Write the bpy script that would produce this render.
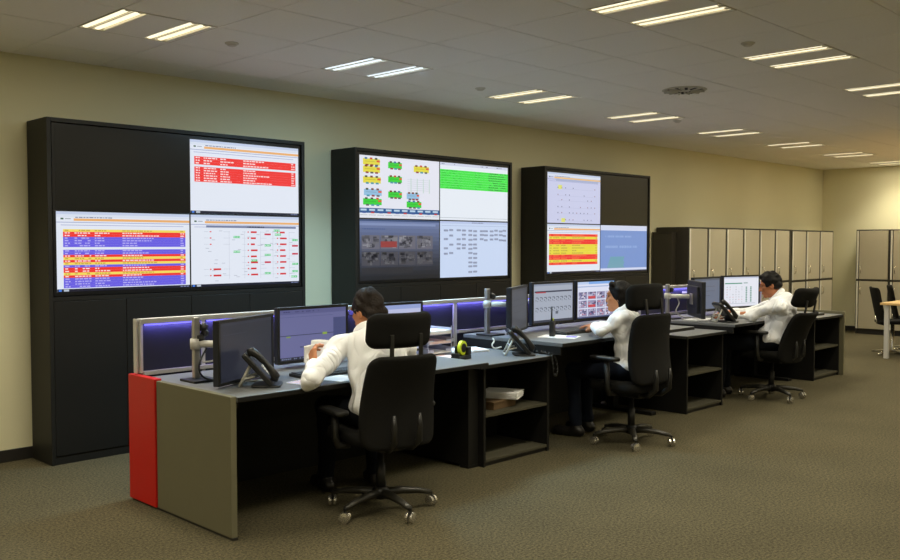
import bpy, bmesh, math, random
import numpy as np
from mathutils import Vector, Matrix

random.seed(7)
for o in list(bpy.data.objects): bpy.data.objects.remove(o)
scene = bpy.context.scene
COL = scene.collection

# ---------------------------------------------------------------- camera, world, exposure
YAW, PITCH, FPX = math.radians(44.664), math.radians(2.285), 901.2
cam_data = bpy.data.cameras.new('camera')
cam = bpy.data.objects.new('camera', cam_data); COL.objects.link(cam)
cam.location = (0, 0, 1.53)
cam.rotation_euler = (math.pi/2 - PITCH, 0, YAW - math.pi/2)
cam_data.sensor_fit = 'HORIZONTAL'; cam_data.sensor_width = 36.0
cam_data.lens = FPX*36.0/900.0
cam_data.shift_x = (450-445.5)/900.0
cam_data.clip_start = .05; cam_data.clip_end = 100
scene.camera = cam

world = bpy.data.worlds.new('world'); scene.world = world
world.use_nodes = True
world.node_tree.nodes['Background'].inputs[0].default_value = (.02, .02, .02, 1)
world.node_tree.nodes['Background'].inputs[1].default_value = 1.0

vs = scene.view_settings
vs.view_transform = 'Standard'; vs.look = 'None'; vs.gamma = 1.0; vs.use_curve_mapping = False
vs.exposure = 0.0

LAMP_W = 16.5            # watts of one ceiling fixture, direct beam
LAMP_FILL = .42        # relative power of an added wide lamp, brightens upper walls and ceiling
LAMP_SPREAD = math.radians(112)
WARM, COOL = (1.0, .92, .71), (.47, .77, 1.0)
LED_W = 1.5

# ---------------------------------------------------------------- helpers
def lin(c):
    c = c/255.0
    return c/12.92 if c <= .04045 else ((c+.055)/1.055)**2.4
def rgb(r, g, b): return (lin(r), lin(g), lin(b), 1.0)

MATS = {}
def mat(name, col, rough=.6, metal=0.0, spec=.5, var=0.0, vscale=20.0, bump=0.0, bscale=200.0, emit=None, estr=0.0, coat=0.0):
    m = bpy.data.materials.new(name); m.use_nodes = True
    nt = m.node_tree; n = nt.nodes; L = nt.links
    b = n['Principled BSDF']
    b.inputs['Base Color'].default_value = col
    b.inputs['Roughness'].default_value = rough
    b.inputs['Metallic'].default_value = metal
    b.inputs['Specular IOR Level'].default_value = spec
    b.inputs['Coat Weight'].default_value = coat
    tc = n.new('ShaderNodeTexCoord')
    if var > 0:
        no = n.new('ShaderNodeTexNoise'); no.inputs['Scale'].default_value = vscale; no.inputs['Detail'].default_value = 4
        L.new(tc.outputs['Object'], no.inputs['Vector'])
        mx = n.new('ShaderNodeMix'); mx.data_type = 'RGBA'
        mx.inputs[6].default_value = tuple(c*(1-var) for c in col[:3])+(1,)
        mx.inputs[7].default_value = tuple(min(1, c*(1+var)) for c in col[:3])+(1,)
        L.new(no.outputs['Fac'], mx.inputs[0]); L.new(mx.outputs[2], b.inputs['Base Color'])
    if bump > 0:
        nb = n.new('ShaderNodeTexNoise'); nb.inputs['Scale'].default_value = bscale; nb.inputs['Detail'].default_value = 3
        L.new(tc.outputs['Object'], nb.inputs['Vector'])
        bp = n.new('ShaderNodeBump'); bp.inputs['Strength'].default_value = bump; bp.inputs['Distance'].default_value = .01
        L.new(nb.outputs['Fac'], bp.inputs['Height']); L.new(bp.outputs['Normal'], b.inputs['Normal'])
    if emit:
        b.inputs['Emission Color'].default_value = emit; b.inputs['Emission Strength'].default_value = estr
    MATS[name] = m
    return m

def screen_mat(name, strength):
    m = bpy.data.materials.new(name); m.use_nodes = True
    nt = m.node_tree; n = nt.nodes; L = nt.links
    b = n['Principled BSDF']
    b.inputs['Base Color'].default_value = (.01, .01, .012, 1); b.inputs['Roughness'].default_value = .35
    a = n.new('ShaderNodeAttribute'); a.attribute_name = 'Col'
    L.new(a.outputs['Color'], b.inputs['Emission Color']); b.inputs['Emission Strength'].default_value = strength
    MATS[name] = m
    return m

class MB:
    def __init__(s): s.v = []; s.f = []; s.mi = []
    def add(s, vs, fs, mi=0):
        o = len(s.v); s.v += [tuple(v) for v in vs]; s.f += [tuple(i+o for i in f) for f in fs]; s.mi += [mi]*len(fs); return s
    def box(s, x0, x1, y0, y1, z0, z1, mi=0):
        return s.add([(x0,y0,z0),(x1,y0,z0),(x1,y1,z0),(x0,y1,z0),(x0,y0,z1),(x1,y0,z1),(x1,y1,z1),(x0,y1,z1)],
                     [(3,2,1,0),(4,5,6,7),(0,1,5,4),(1,2,6,5),(2,3,7,6),(3,0,4,7)], mi)
    def tube(s, pts, r, n=10, cap=True, mi=0):
        pts = [Vector(p) for p in pts]; k = len(pts)
        rs = r if isinstance(r, (list, tuple)) else [r]*k
        t0 = (pts[1]-pts[0]).normalized()
        ref = Vector((0,0,1)) if abs(t0.z) < .9 else Vector((1,0,0))
        nn = t0.cross(ref).normalized(); vs = []; fs = []
        for i, p in enumerate(pts):
            t = (pts[min(i+1,k-1)]-pts[max(i-1,0)]).normalized()
            nn = (nn - t*nn.dot(t)).normalized(); bb = t.cross(nn)
            for j in range(n):
                a = 2*math.pi*j/n
                vs.append(p + (nn*math.cos(a)+bb*math.sin(a))*rs[i])
        for i in range(k-1):
            for j in range(n):
                fs.append((i*n+j, i*n+(j+1)%n, (i+1)*n+(j+1)%n, (i+1)*n+j))
        if cap: fs.append(tuple(range(n))[::-1]); fs.append(tuple((k-1)*n+j for j in range(n)))
        return s.add(vs, fs, mi)
    def lathe(s, prof, n=20, c=(0,0,0), mi=0, axis='z'):
        vs = []; fs = []; k = len(prof)
        for (r, z) in prof:
            for j in range(n):
                a = 2*math.pi*j/n; q = (r*math.cos(a), r*math.sin(a), z)
                if axis == 'x': q = (q[2], q[0], q[1])
                if axis == 'y': q = (q[1], q[2], q[0])
                vs.append((q[0]+c[0], q[1]+c[1], q[2]+c[2]))
        for i in range(k-1):
            for j in range(n): fs.append((i*n+j, i*n+(j+1)%n, (i+1)*n+(j+1)%n, (i+1)*n+j))
        fs.append(tuple(range(n))[::-1]); fs.append(tuple((k-1)*n+j for j in range(n)))
        return s.add(vs, fs, mi)
    def slab(s, w, h, d, cr, er, warp=None, seg=6, mi=0, sub=1):
        """rounded cushion: w along x, h along z, d along y, centred at origin; warp maps points"""
        er = min(er, d/2*.98)
        prof = [(-d/2, er), (-d/2+er*.12, er*.5), (-d/2+er*.4, er*.16), (-d/2+er, 0), (d/2-er, 0), (d/2-er*.4, er*.16), (d/2-er*.12, er*.5), (d/2, er)]
        rows = []
        def outline(ins):
            c = max(cr-ins*.5, .001); W = w/2-ins; H = h/2-ins; pts = []
            for (sx, sz, a0) in ((1,1,0),(-1,1,90),(-1,-1,180),(1,-1,270)):
                for q in range(seg+1):
                    a = math.radians(a0+90*q/seg)
                    pts.append((sx*(W-c)+c*math.cos(a), sz*(H-c)+c*math.sin(a)))
            out = []
            for i in range(len(pts)):           # subdivide long sides
                p, q = pts[i], pts[(i+1) % len(pts)]
                L = math.hypot(q[0]-p[0], q[1]-p[1]); m = 6 if L > .08 else 1
                for t in range(m): out.append((p[0]+(q[0]-p[0])*t/m, p[1]+(q[1]-p[1])*t/m))
            return out
        # keep counts equal: compute the split from the un-inset outline
        base = outline(0); nb = len(base)
        vs = []; fs = []
        for (y, ins) in prof:
            sx = (w/2-ins)/(w/2); sz = (h/2-ins)/(h/2)
            for (x, z) in base: vs.append((x*sx, y, z*sz))
        k = len(prof)
        for i in range(k-1):
            for j in range(nb): fs.append((i*nb+j, i*nb+(j+1)%nb, (i+1)*nb+(j+1)%nb, (i+1)*nb+j))
        # caps with a few inner rings so they can bend
        for (ring, y, flip) in ((0, -d/2, False), (k-1, d/2, True)):
            prev = [ring*nb+j for j in range(nb)]
            for sc in (.66, .33):
                cur = []
                for j in range(nb):
                    x, _, z = vs[ring*nb+j]; vs.append((x*sc, y, z*sc)); cur.append(len(vs)-1)
                for j in range(nb):
                    q = (prev[j], cur[j], cur[(j+1)%nb], prev[(j+1)%nb]); fs.append(q[::-1] if flip else q)
                prev = cur
            vs.append((0, y, 0)); c = len(vs)-1
            for j in range(nb):
                q = (prev[j], c, prev[(j+1)%nb]); fs.append(q[::-1] if flip else q)
        if warp: vs = [warp(*p) for p in vs]
        return s.add(vs, fs, mi)
    def xf(s, M):
        s.v = [tuple(M @ Vector(p)) for p in s.v]; return s
    def mesh(s, name, mats, off=(0,0,0), smooth=False):
        me = bpy.data.meshes.new(name)
        me.from_pydata([(p[0]-off[0], p[1]-off[1], p[2]-off[2]) for p in s.v], [], s.f)
        for m in (mats if isinstance(mats, (list, tuple)) else [mats]): me.materials.append(MATS[m])
        if isinstance(mats, (list, tuple)): me.polygons.foreach_set('material_index', s.mi)
        bm = bmesh.new(); bm.from_mesh(me); bmesh.ops.recalc_face_normals(bm, faces=bm.faces); bm.to_mesh(me); bm.free()
        if smooth: me.polygons.foreach_set('use_smooth', [True]*len(me.polygons))
        me.update(); return me

def link(name, me, parent=None, loc=(0,0,0), rz=0.0):
    o = bpy.data.objects.new(name, me); COL.objects.link(o)
    o.location = loc; o.rotation_euler = (0, 0, rz)
    if parent is not None: o.parent = parent
    return o
def bevel(o, w=.004, seg=2):
    b = o.modifiers.new('bevel', 'BEVEL'); b.width = w; b.segments = seg; b.limit_method = 'ANGLE'; b.angle_limit = math.radians(40)
    return o
def tag(o, label=None, cat=None, group=None, kind=None):
    if label: o['label'] = label
    if cat: o['category'] = cat
    if group: o['group'] = group
    if kind: o['kind'] = kind
    return o
def thing(name, label, cat, loc=(0,0,0), rz=0.0, group=None):
    return tag(link(name, None, None, loc, rz), label, cat, group)
def part(name, mb, m, parent, bev=0.0, smooth=False, off=(0,0,0), label=None):
    o = link(name, mb.mesh(name, m, off, smooth), parent)
    if bev: bevel(o, bev)
    if label: o['label'] = label
    return o
def solo(name, mb, m, label, cat, loc, rz=0.0, bev=0.0, smooth=False, group=None):
    o = link(name, mb.mesh(name, m, (0,0,0), smooth), None, loc, rz)
    if bev: bevel(o, bev)
    return tag(o, label, cat, group)
def struct(name, mb, m, bev=0.0, parent=None):
    o = link(name, mb.mesh(name, m), parent)
    if bev: bevel(o, bev)
    if parent is None: o['kind'] = 'structure'
    return o
def copy_tree(o, parent=None):
    c = o.copy(); COL.objects.link(c)
    if parent is not None: c.parent = parent
    for ch in list(o.children): copy_tree(ch, c)
    return c

ORD = ['first', 'second', 'third', 'fourth', 'fifth', 'sixth', 'seventh', 'eighth', 'ninth', 'tenth', 'eleventh']
# ---------------------------------------------------------------- materials
def carpet_mat():
    m = bpy.data.materials.new('carpet'); m.use_nodes = True
    nt = m.node_tree; n = nt.nodes; L = nt.links; b = n['Principled BSDF']
    tc = n.new('ShaderNodeTexCoord')
    a = n.new('ShaderNodeTexNoise'); a.inputs['Scale'].default_value = 70; a.inputs['Detail'].default_value = 6; a.inputs['Roughness'].default_value = .75
    c = n.new('ShaderNodeTexNoise'); c.inputs['Scale'].default_value = 1.6; c.inputs['Detail'].default_value = 3
    L.new(tc.outputs['Object'], a.inputs['Vector']); L.new(tc.outputs['Object'], c.inputs['Vector'])
    r = n.new('ShaderNodeValToRGB')
    r.color_ramp.elements[0].position = .33; r.color_ramp.elements[0].color = rgb(42, 40, 31)
    r.color_ramp.elements[1].position = .68; r.color_ramp.elements[1].color = rgb(114, 106, 81)
    L.new(a.outputs['Fac'], r.inputs['Fac'])
    mx = n.new('ShaderNodeMix'); mx.data_type = 'RGBA'; mx.blend_type = 'MULTIPLY'; mx.inputs[0].default_value = .35
    L.new(r.outputs['Color'], mx.inputs[6]); L.new(c.outputs['Fac'], mx.inputs[7])
    L.new(mx.outputs[2], b.inputs['Base Color'])
    b.inputs['Roughness'].default_value = .95; b.inputs['Specular IOR Level'].default_value = .1
    bp = n.new('ShaderNodeBump'); bp.inputs['Strength'].default_value = .5; bp.inputs['Distance'].default_value = .006
    L.new(a.outputs['Fac'], bp.inputs['Height']); L.new(bp.outputs['Normal'], b.inputs['Normal'])
    MATS['carpet'] = m
carpet_mat()
mat('wall_paint', rgb(222, 216, 182), .85, spec=.2, var=.03, vscale=1.5)
mat('ceiling_tile', rgb(244, 241, 236), .9, spec=.15, var=.04, vscale=60, bump=.08, bscale=300)
mat('ceiling_slab', rgb(60, 56, 48), .9)
mat('grid_metal', rgb(212, 207, 196), .6)
mat('baseboard', rgb(30, 27, 24), .6)
mat('cabinet_dark', rgb(26, 25, 22), .55, spec=.4, var=.06, vscale=8)
mat('cabinet_panel', rgb(25, 24, 22), .5, spec=.4, var=.06, vscale=8)
mat('bezel', rgb(12, 12, 14), .35)
mat('screen_off', rgb(11, 12, 12), .3, spec=.5)
mat('desk_gray', rgb(106, 102, 80), .6, spec=.3, var=.03, vscale=12)
mat('desk_red', rgb(190, 22, 14), .45, spec=.4)
mat('worktop', rgb(108, 110, 112), .42, spec=.45, var=.04, vscale=30)
mat('desk_dark', rgb(20, 19, 17), .55, spec=.35, var=.05, vscale=10)
mat('shelf_board', rgb(70, 67, 54), .6, spec=.3)
mat('partition', rgb(42, 42, 62), .5, spec=.4)
mat('alu', rgb(190, 188, 184), .35, metal=.75)
mat('alu_paint', rgb(196, 194, 190), .45)
mat('led', rgb(90, 90, 220), .5, emit=(.22, .2, 1.0, 1), estr=1.2)
mat('black_plastic', rgb(26, 26, 25), .45)
mat('black_gloss', rgb(16, 16, 17), .25)
mat('monitor_back', rgb(30, 33, 42), .5)
mat('fabric_black', rgb(18, 17, 15), .9, spec=.2, var=.12, vscale=150, bump=.15, bscale=500)
mat('chair_plastic', rgb(20, 19, 17), .5)
mat('chair_gray', rgb(48, 46, 40), .4, metal=.2)
mat('caster', rgb(205, 200, 188), .24, metal=.85)
mat('chrome', rgb(215, 212, 200), .22, metal=.9)
mat('locker_body', rgb(46, 41, 31), .6)
mat('locker_door', rgb(176, 168, 146), .55, spec=.35, var=.03, vscale=6)
mat('locker_trim', rgb(238, 234, 222), .4, metal=.3)
mat('paper', rgb(240, 240, 240), .8, spec=.1)
mat('paper_pink', rgb(226, 196, 190), .8)
mat('paper_lilac', rgb(150, 140, 210), .8)
mat('paper_stripes', rgb(220, 200, 230), .8)
mat('yellow', rgb(215, 230, 40), .5)
mat('clear_gray', rgb(185, 185, 205), .35)
mat('phone_black', rgb(24, 24, 25), .38)
mat('phone_gray', rgb(198, 196, 186), .5)
mat('key_dark', rgb(46, 46, 48), .5)
mat('cord_black', rgb(20, 20, 20), .5)
mat('cord_gray', rgb(200, 198, 190), .5)
mat('table_wood', rgb(214, 178, 120), .5, var=.1, vscale=6)
mat('skin_tan', rgb(196, 132, 92), .55, spec=.35, var=.05, vscale=30)
mat('skin_olive', rgb(176, 112, 76), .55, spec=.35, var=.05, vscale=30)
def shirt_mat():
    m = mat('shirt', rgb(247, 248, 252), .85, spec=.15)
    nt = m.node_tree; n = nt.nodes; L = nt.links
    tc = n.new('ShaderNodeTexCoord'); mp = n.new('ShaderNodeMapping'); mp.inputs['Scale'].default_value = (1.0, 1.0, .6); mp.inputs['Rotation'].default_value = (.5, .3, .4)
    no = n.new('ShaderNodeTexNoise'); no.inputs['Scale'].default_value = 5.5; no.inputs['Detail'].default_value = 1.5; no.inputs['Distortion'].default_value = 1.6
    ab = n.new('ShaderNodeMath'); ab.operation = 'SUBTRACT'; ab.inputs[1].default_value = .5
    a2 = n.new('ShaderNodeMath'); a2.operation = 'ABSOLUTE'
    p2 = n.new('ShaderNodeMath'); p2.operation = 'POWER'; p2.inputs[1].default_value = .9
    bp = n.new('ShaderNodeBump'); bp.inputs['Strength'].default_value = .75; bp.inputs['Distance'].default_value = .05
    L.new(tc.outputs['Object'], mp.inputs['Vector']); L.new(mp.outputs['Vector'], no.inputs['Vector']); L.new(no.outputs['Fac'], ab.inputs[0]); L.new(ab.outputs[0], a2.inputs[0])
    L.new(a2.outputs[0], p2.inputs[0]); L.new(p2.outputs[0], bp.inputs['Height']); L.new(bp.outputs['Normal'], n['Principled BSDF'].inputs['Normal'])
shirt_mat()
mat('shirt_trim', rgb(250, 250, 252), .85, spec=.15)
mat('trousers', rgb(14, 17, 24), .9, spec=.15, bump=.1, bscale=60)
mat('jeans', rgb(17, 22, 34), .9, spec=.15, bump=.1, bscale=60)
mat('shoe', rgb(22, 19, 17), .4)
mat('hair_dark', rgb(30, 21, 15), .6, spec=.2, var=.5, vscale=60, bump=.4, bscale=90)
mat('hair_black', rgb(15, 12, 11), .55, spec=.2, var=.4, vscale=60, bump=.3, bscale=90)
mat('eye', rgb(120, 104, 92), .35)
mat('carton', rgb(96, 74, 46), .8)
mat('iris', rgb(40, 24, 16), .3)
mat('lips', rgb(158, 82, 68), .5)
mat('tube_warm', (1, .93, .72, 1), .5, emit=(1, .90, .64, 1), estr=1.25)
mat('tube_cool', (.86, .94, 1, 1), .5, emit=(.80, .91, 1, 1), estr=1.2)
mat('reflector', rgb(205, 200, 184), .35, metal=.6)
mat('vent_dark', rgb(24, 24, 20), .8)
mat('vent_metal', rgb(196, 192, 178), .6)
screen_mat('display', .92)
screen_mat('display_dim', .92)

# ---------------------------------------------------------------- the room
WY, CZ, FX = 6.61, 2.86, 16.35
X0, Y0 = -3.0, -4.6
struct('floor', MB().box(X0-.1, FX+.1, Y0-.1, WY+.1, -.1, 0), 'carpet')
struct('wall_left', MB().box(X0-.1, FX+.1, WY, WY+.1, 0, CZ+.05), 'wall_paint')
struct('wall_far', MB().box(FX, FX+.1, Y0, WY, 0, CZ+.05), 'wall_paint')
struct('wall_right', MB().box(X0-.1, FX+.1, Y0-.1, Y0, 0, CZ+.05), 'wall_paint')
struct('wall_near', MB().box(X0-.1, X0, Y0, WY, 0, CZ+.05), 'wall_paint')
struct('baseboard_left', MB().box(X0, FX, WY-.014, WY, 0, .085), 'baseboard', .003)
struct('baseboard_far', MB().box(FX-.014, FX, Y0, WY-.014, 0, .085), 'baseboard', .003)
struct('baseboard_right', MB().box(X0, FX-.014, Y0, Y0+.014, 0, .085), 'baseboard', .003)
struct('baseboard_near', MB().box(X0, X0+.014, Y0+.014, WY-.014, 0, .085), 'baseboard', .003)
ceiling = struct('ceiling', MB().box(X0, FX, Y0, WY, CZ+.05, CZ+.15), 'ceiling_slab')

TX0, TPX, TY0, TPY = 2.377, .62, 5.53, .6135       # ceiling grid
fix_cols = [k for k in range(-6, 22, 3)]
fix_rows = [-1, 3, 7, 11, 15]                        # cell row r spans TY0-(r)*TPY .. ; light rows
LIGHT_ROWS = [0, 4, 8, 12]
def cell(i, j): # lower-left corner; j counts away from the long wall
    return TX0+i*TPX, TY0-(j+1)*TPY
fixture_cells = {(i, j) for i in fix_cols for j in LIGHT_ROWS}
G = .004
tile_mb = MB(); tile_mb.box(G, TPX-G, G, TPY-G, 0, .02)
tile_me = tile_mb.mesh('ceiling_tile', 'ceiling_tile')
def cam_depth(x, y, z):
    d = Vector((x, y, z))-cam.location
    fw = Vector((math.cos(YAW)*math.cos(PITCH), math.sin(YAW)*math.cos(PITCH), -math.sin(PITCH)))
    r = Vector((math.sin(YAW), -math.cos(YAW), 0)); u = r.cross(fw)
    dd = d.dot(fw)
    if dd < .3: return None
    return dd, 445.5+FPX*d.dot(r)/dd, 280-FPX*d.dot(u)/dd
cells = []
for i in range(-9, 24):
    for j in range(-2, 18):
        x, y = cell(i, j)
        xa, xb, ya, yb = max(x, X0), min(x+TPX, FX), max(y, Y0), min(y+TPY, WY)
        if xb-xa < .03 or yb-ya < .03 or (i, j) in fixture_cells: continue
        p = cam_depth((xa+xb)/2, (ya+yb)/2, CZ)
        vis = p is not None and -60 < p[1] < 960 and -40 < p[2] < 400
        cells.append((0 if vis else 1, p[0] if p else 99, i, j, xa, xb, ya, yb))
cells.sort()
rest = MB()
for q, (nv, dd, i, j, xa, xb, ya, yb) in enumerate(cells):
    if q < 295 and nv == 0:
        full = abs(xb-xa-TPX) < 1e-6 and abs(yb-ya-TPY) < 1e-6
        if full: link('ceiling_tile', tile_me, ceiling, (xa, ya, CZ))
        else: struct('ceiling_tile', MB().box(xa+G*(xa > X0), xb-G, ya+G, yb-G, CZ, CZ+.02), 'ceiling_tile', 0, ceiling)
    else: rest.box(xa+G, xb-G, ya+G, yb-G, CZ, CZ+.02)
if rest.v: tag(struct('distant_ceiling_tiles', rest, 'ceiling_tile', 0, ceiling), kind='stuff')
# grid bars in the joints, a little recessed
gr = MB()
for i in range(-9, 25):
    x = TX0+i*TPX
    if X0 < x < FX: gr.box(x-.005, x+.005, Y0, WY, CZ+.006, CZ+.03)
for j in range(-2, 19):
    y = TY0-j*TPY
    if Y0 < y < WY: gr.box(X0, FX, y-.005, y+.005, CZ+.006, CZ+.03)
struct('ceiling_grid', gr, 'grid_metal', 0, ceiling)

# light fixtures ----------------------------------------------------------
def make_fixture(tube, colr, label, group):
    """one recessed square luminaire, local origin at the centre of its opening"""
    t = thing('ceiling_light', label, 'ceiling light', (0,0,0), 0, group)
    w, h = TPX/2-.004, TPY/2-.004
    f = MB()
    e = .006
    f.box(-w, w, -h, -h+e, -.003, .03); f.box(-w, w, h-e, h, -.003, .03)
    f.box(-w, -w+e, -h+e, h-e, -.003, .03); f.box(w-e, w, -h+e, h-e, -.003, .03)
    part('frame', f, 'grid_metal', t)
    sw = .155; c1, c2 = -w+e+sw/2, -w+.425+sw/2
    part('centre_panel', MB().box(c1+sw/2, c2-sw/2, -h+e, h-e, -.002, .02), 'ceiling_tile', t)
    part('edge_panel', MB().box(c2+sw/2, w-e, -h+e, h-e, -.002, .02), 'ceiling_tile', t)
    for c in (c1, c2):
        r = MB()
        r.box(c-sw/2, c+sw/2, -h+e, h-e, .068, .074)
        r.box(c-sw/2, c-sw/2+.004, -h+e, h-e, .0, .068); r.box(c+sw/2-.004, c+sw/2, -h+e, h-e, .0, .068)
        r.box(c-sw/2, c+sw/2, -h+e, -h+e+.006, .0, .068); r.box(c-sw/2, c+sw/2, h-e-.006, h-e, .0, .068)
        rf = part('reflector', r, 'reflector', t)
        part('louvre_fin', MB().box(c-.004, c+.004, -h+e+.006, h-e-.006, .002, .066), 'vent_metal', rf)
        for q in (-1, 1):
            tb = MB(); tb.tube([(c+q*.038, -h+.016, .033), (c+q*.038, h-.016, .033)], .032, 12)
            part('tube', tb, tube, t, smooth=True)
            part('tube_cap', MB().box(c+q*.038-.014, c+q*.038+.014, -h+.012, -h+.034, -.0005, .02), 'vent_metal', t)
    ld = bpy.data.lights.new('lamp_light', 'AREA'); ld.shape = 'RECTANGLE'; ld.size = .56; ld.size_y = .5
    ld.energy = LAMP_W*(2.5 if colr == COOL else 1.0); ld.color = colr; ld.spread = LAMP_SPREAD
    lo = link('lamp_light', ld, t, (0, 0, -.012))
    l2 = bpy.data.lights.new('lamp_fill', 'AREA'); l2.shape = 'RECTANGLE'; l2.size = .56; l2.size_y = .5  # added fill lamp without cut-off, lifts upper walls and ceiling
    l2.energy = ld.energy*LAMP_FILL; l2.color = colr
    link('lamp_fill', l2, t, (0, 0, -.014))
    return t
fx_warm = make_fixture('tube_warm', WARM, 'x', 'y')
fx_cool = make_fixture('tube_cool', COOL, 'recessed square ceiling light with cool bluish white tubes', None)
first = True
for j in LIGHT_ROWS:
    for i in fix_cols:
        x, y = cell(i, j)
        if x < X0+.1 or y < Y0+.1 or x+TPX > FX+.05: continue
        loc = (x+TPX/2, y+TPY/2, CZ)
        if (i, j) == (3, 0): fx_cool.location = loc; continue
        o = fx_warm if first else copy_tree(fx_warm)
        first = False
        o.location = loc
        row = LIGHT_ROWS.index(j)
        where = 'row along the video walls' if row == 0 else ORD[row]+' row from the video walls'
        o['label'] = 'warm square ceiling light, '+ORD[(21-i)//3]+' from the far wall, '+where
        o['group'] = 'warm recessed ceiling lights'

# round swirl diffuser and detectors
t = thing('air_diffuser', 'round swirl air vent with dark radial slots in the ceiling', 'air vent', (7.02, 4.04, CZ))
d = MB(); d.lathe([(.02, 0), (.185, 0), (.19, -.004), (.18, -.01), (.02, -.01)], 40)
part('face_plate', d, 'vent_metal', t, smooth=False)
for q in range(12):
    a = 2*math.pi*q/12
    b = MB().box(.055, .165, -.013, .013, -.0125, -.0102); b.xf(Matrix.Rotation(a, 4, 'Z') @ Matrix.Translation((0, .014, 0)))
    part('slot', b, 'vent_dark', t)
    b = MB().box(.05, .17, .0, .009, -.020, -.0126); b.xf(Matrix.Rotation(a, 4, 'Z') @ Matrix.Translation((0, .022, 0)) @ Matrix.Rotation(.12, 4, 'Z'))
    part('vane', b, 'vent_metal', t)
for (x, y, lab) in ((3.29, 5.24, 'small round smoke detector beside the ceiling light over the desk with the red end panel'),
                    (5.72, 5.236, 'small round smoke detector on the ceiling above the middle video wall'),
                    (5.69, 2.81, 'small round smoke detector on the ceiling between two lights over the open floor'),
                    (8.72, 5.1, 'small round smoke detector on the ceiling above the video wall next to the lockers')):
    t = thing('smoke_detector', lab, 'smoke detector', (x, y, CZ))
    part('base', MB().lathe([(.045, 0), (.045, -.006), (.04, -.01)], 24), 'grid_metal', t)
    part('sensor_head', MB().lathe([(.032, -.01), (.028, -.02), (.016, -.024)], 24), 'grid_metal', t)

# ---------------------------------------------------------------- screens' pictures
class Pic:
    def __init__(s): s.r = []
    def R(s, x0, y0, x1, y1, c, L=1): s.r.append((x0, y0, x1, y1, c, L)); return s
    def dashes(s, x0, x1, y, h, c, L=3, wmin=.008, wmax=.03, gap=.006, dens=1.0, rnd=random):
        x = x0
        while x < x1-wmin:
            w = min(rnd.uniform(wmin, wmax), x1-x)
            if rnd.random() < dens: s.R(x, y, x+w, y+h, c, L)
            x += w+gap
    def build(s, name, parent, w, h, y, cx, cz, m='display'):
        """picture of size w x h centred at (cx, cz), facing -y, front at y"""
        vs, fs, cols = [], [], []
        for (a, b, c, d, col, L) in s.r:
            yy = y-.0006*L
            for (u, v) in ((a, d), (c, d), (c, b), (a, b)): vs.append((cx-w/2+u*w, yy, cz+h/2-v*h))
            k = len(vs); fs.append((k-4, k-3, k-2, k-1)); cols.append(col)
        me = bpy.data.meshes.new(name); me.from_pydata(vs, [], fs); me.materials.append(MATS[m])
        at = me.color_attributes.new('Col', 'FLOAT_COLOR', 'CORNER')
        buf = np.array([(lin(c[0]), lin(c[1]), lin(c[2]), 1.0) for c in cols for _ in range(4)], dtype=np.float32).ravel()
        at.data.foreach_set('color', buf)
        return link(name, me, parent)

WHT = (232, 238, 250)
def header(p, bg=WHT, hd=(196, 206, 226), orange=(240, 178, 110)):
    p.R(0, 0, 1, 1, bg, 0); p.R(0, 0, 1, .035, (200, 212, 238))
    p.R(0, .035, 1, .07, (222, 230, 245)); p.R(.12, .085, 1, .115, orange, 2); p.R(0, .13, 1, .138, (150, 160, 205), 2)
    p.R(.03, .08, .05, .1, (40, 90, 60), 2); p.R(.06, .085, .1, .095, (150, 160, 170), 2)
    p.dashes(.13, .4, .065, .012, (120, 130, 160)); p.R(.03, .165, .95, .172, (160, 165, 210), 2)
    p.R(0, .965, 1, 1, (16, 18, 40), 2); p.R(.01, .97, .03, .995, (70, 130, 230), 3); p.R(.045, .97, .08, .995, (190, 200, 215), 3)
    p.dashes(.92, .99, .975, .015, (120, 130, 170), 3)
def alarm_rows(seq, y0, y1, x0=.045, x1=.965, seed=1, txt=(255, 235, 235)):
    rnd = random.Random(seed)
    p = Pic(); header(p)
    n = len(seq); hh = (y1-y0)/n
    cm = {'R': (246, 46, 40), 'B': (104, 92, 232), 'Y': (250, 226, 96), 'W': None, 'G': (60, 232, 66), 'y': (236, 222, 60)}
    for i, c in enumerate(seq):
        col = cm[c]
        if col is None: continue
        y = y0+i*hh
        p.R(x0, y, x1, y+hh*.985, col, 2)
        tc = (196, 170, 70) if c in 'Yy' else txt
        if c == 'B': tc = (190, 185, 250)
        for (a, b, dn) in ((.012, .05, 1), (.085, .21, .9), (.24, .24+rnd.uniform(.04, .14), 1), (.46, .46+rnd.uniform(.1, .32), 1), (.955, .99, 1)):
            aa, bb = x0+(x1-x0)*a, x0+(x1-x0)*b
            p.dashes(aa, bb, y+hh*.25, hh*.42, tc, 3, .01, .03, .006, dn, rnd)
    return p
def pic_red():
    p = alarm_rows('RRRRR', .235, .335+.0, .035, .97, 3)
    p2 = alarm_rows('RRRRRR', .365, .57, .035, .97, 4)
    p.r = [q for q in alarm_rows('RRR', .225, .335, .035, .97, 3).r] + [q for q in p2.r if .36 < q[1] < .6]
    return p
def pic_colour(): return alarm_rows('YRRBBBBWBBRYRYBRRYRBBBB', .22, .955, .045, .965, 5)
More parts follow.
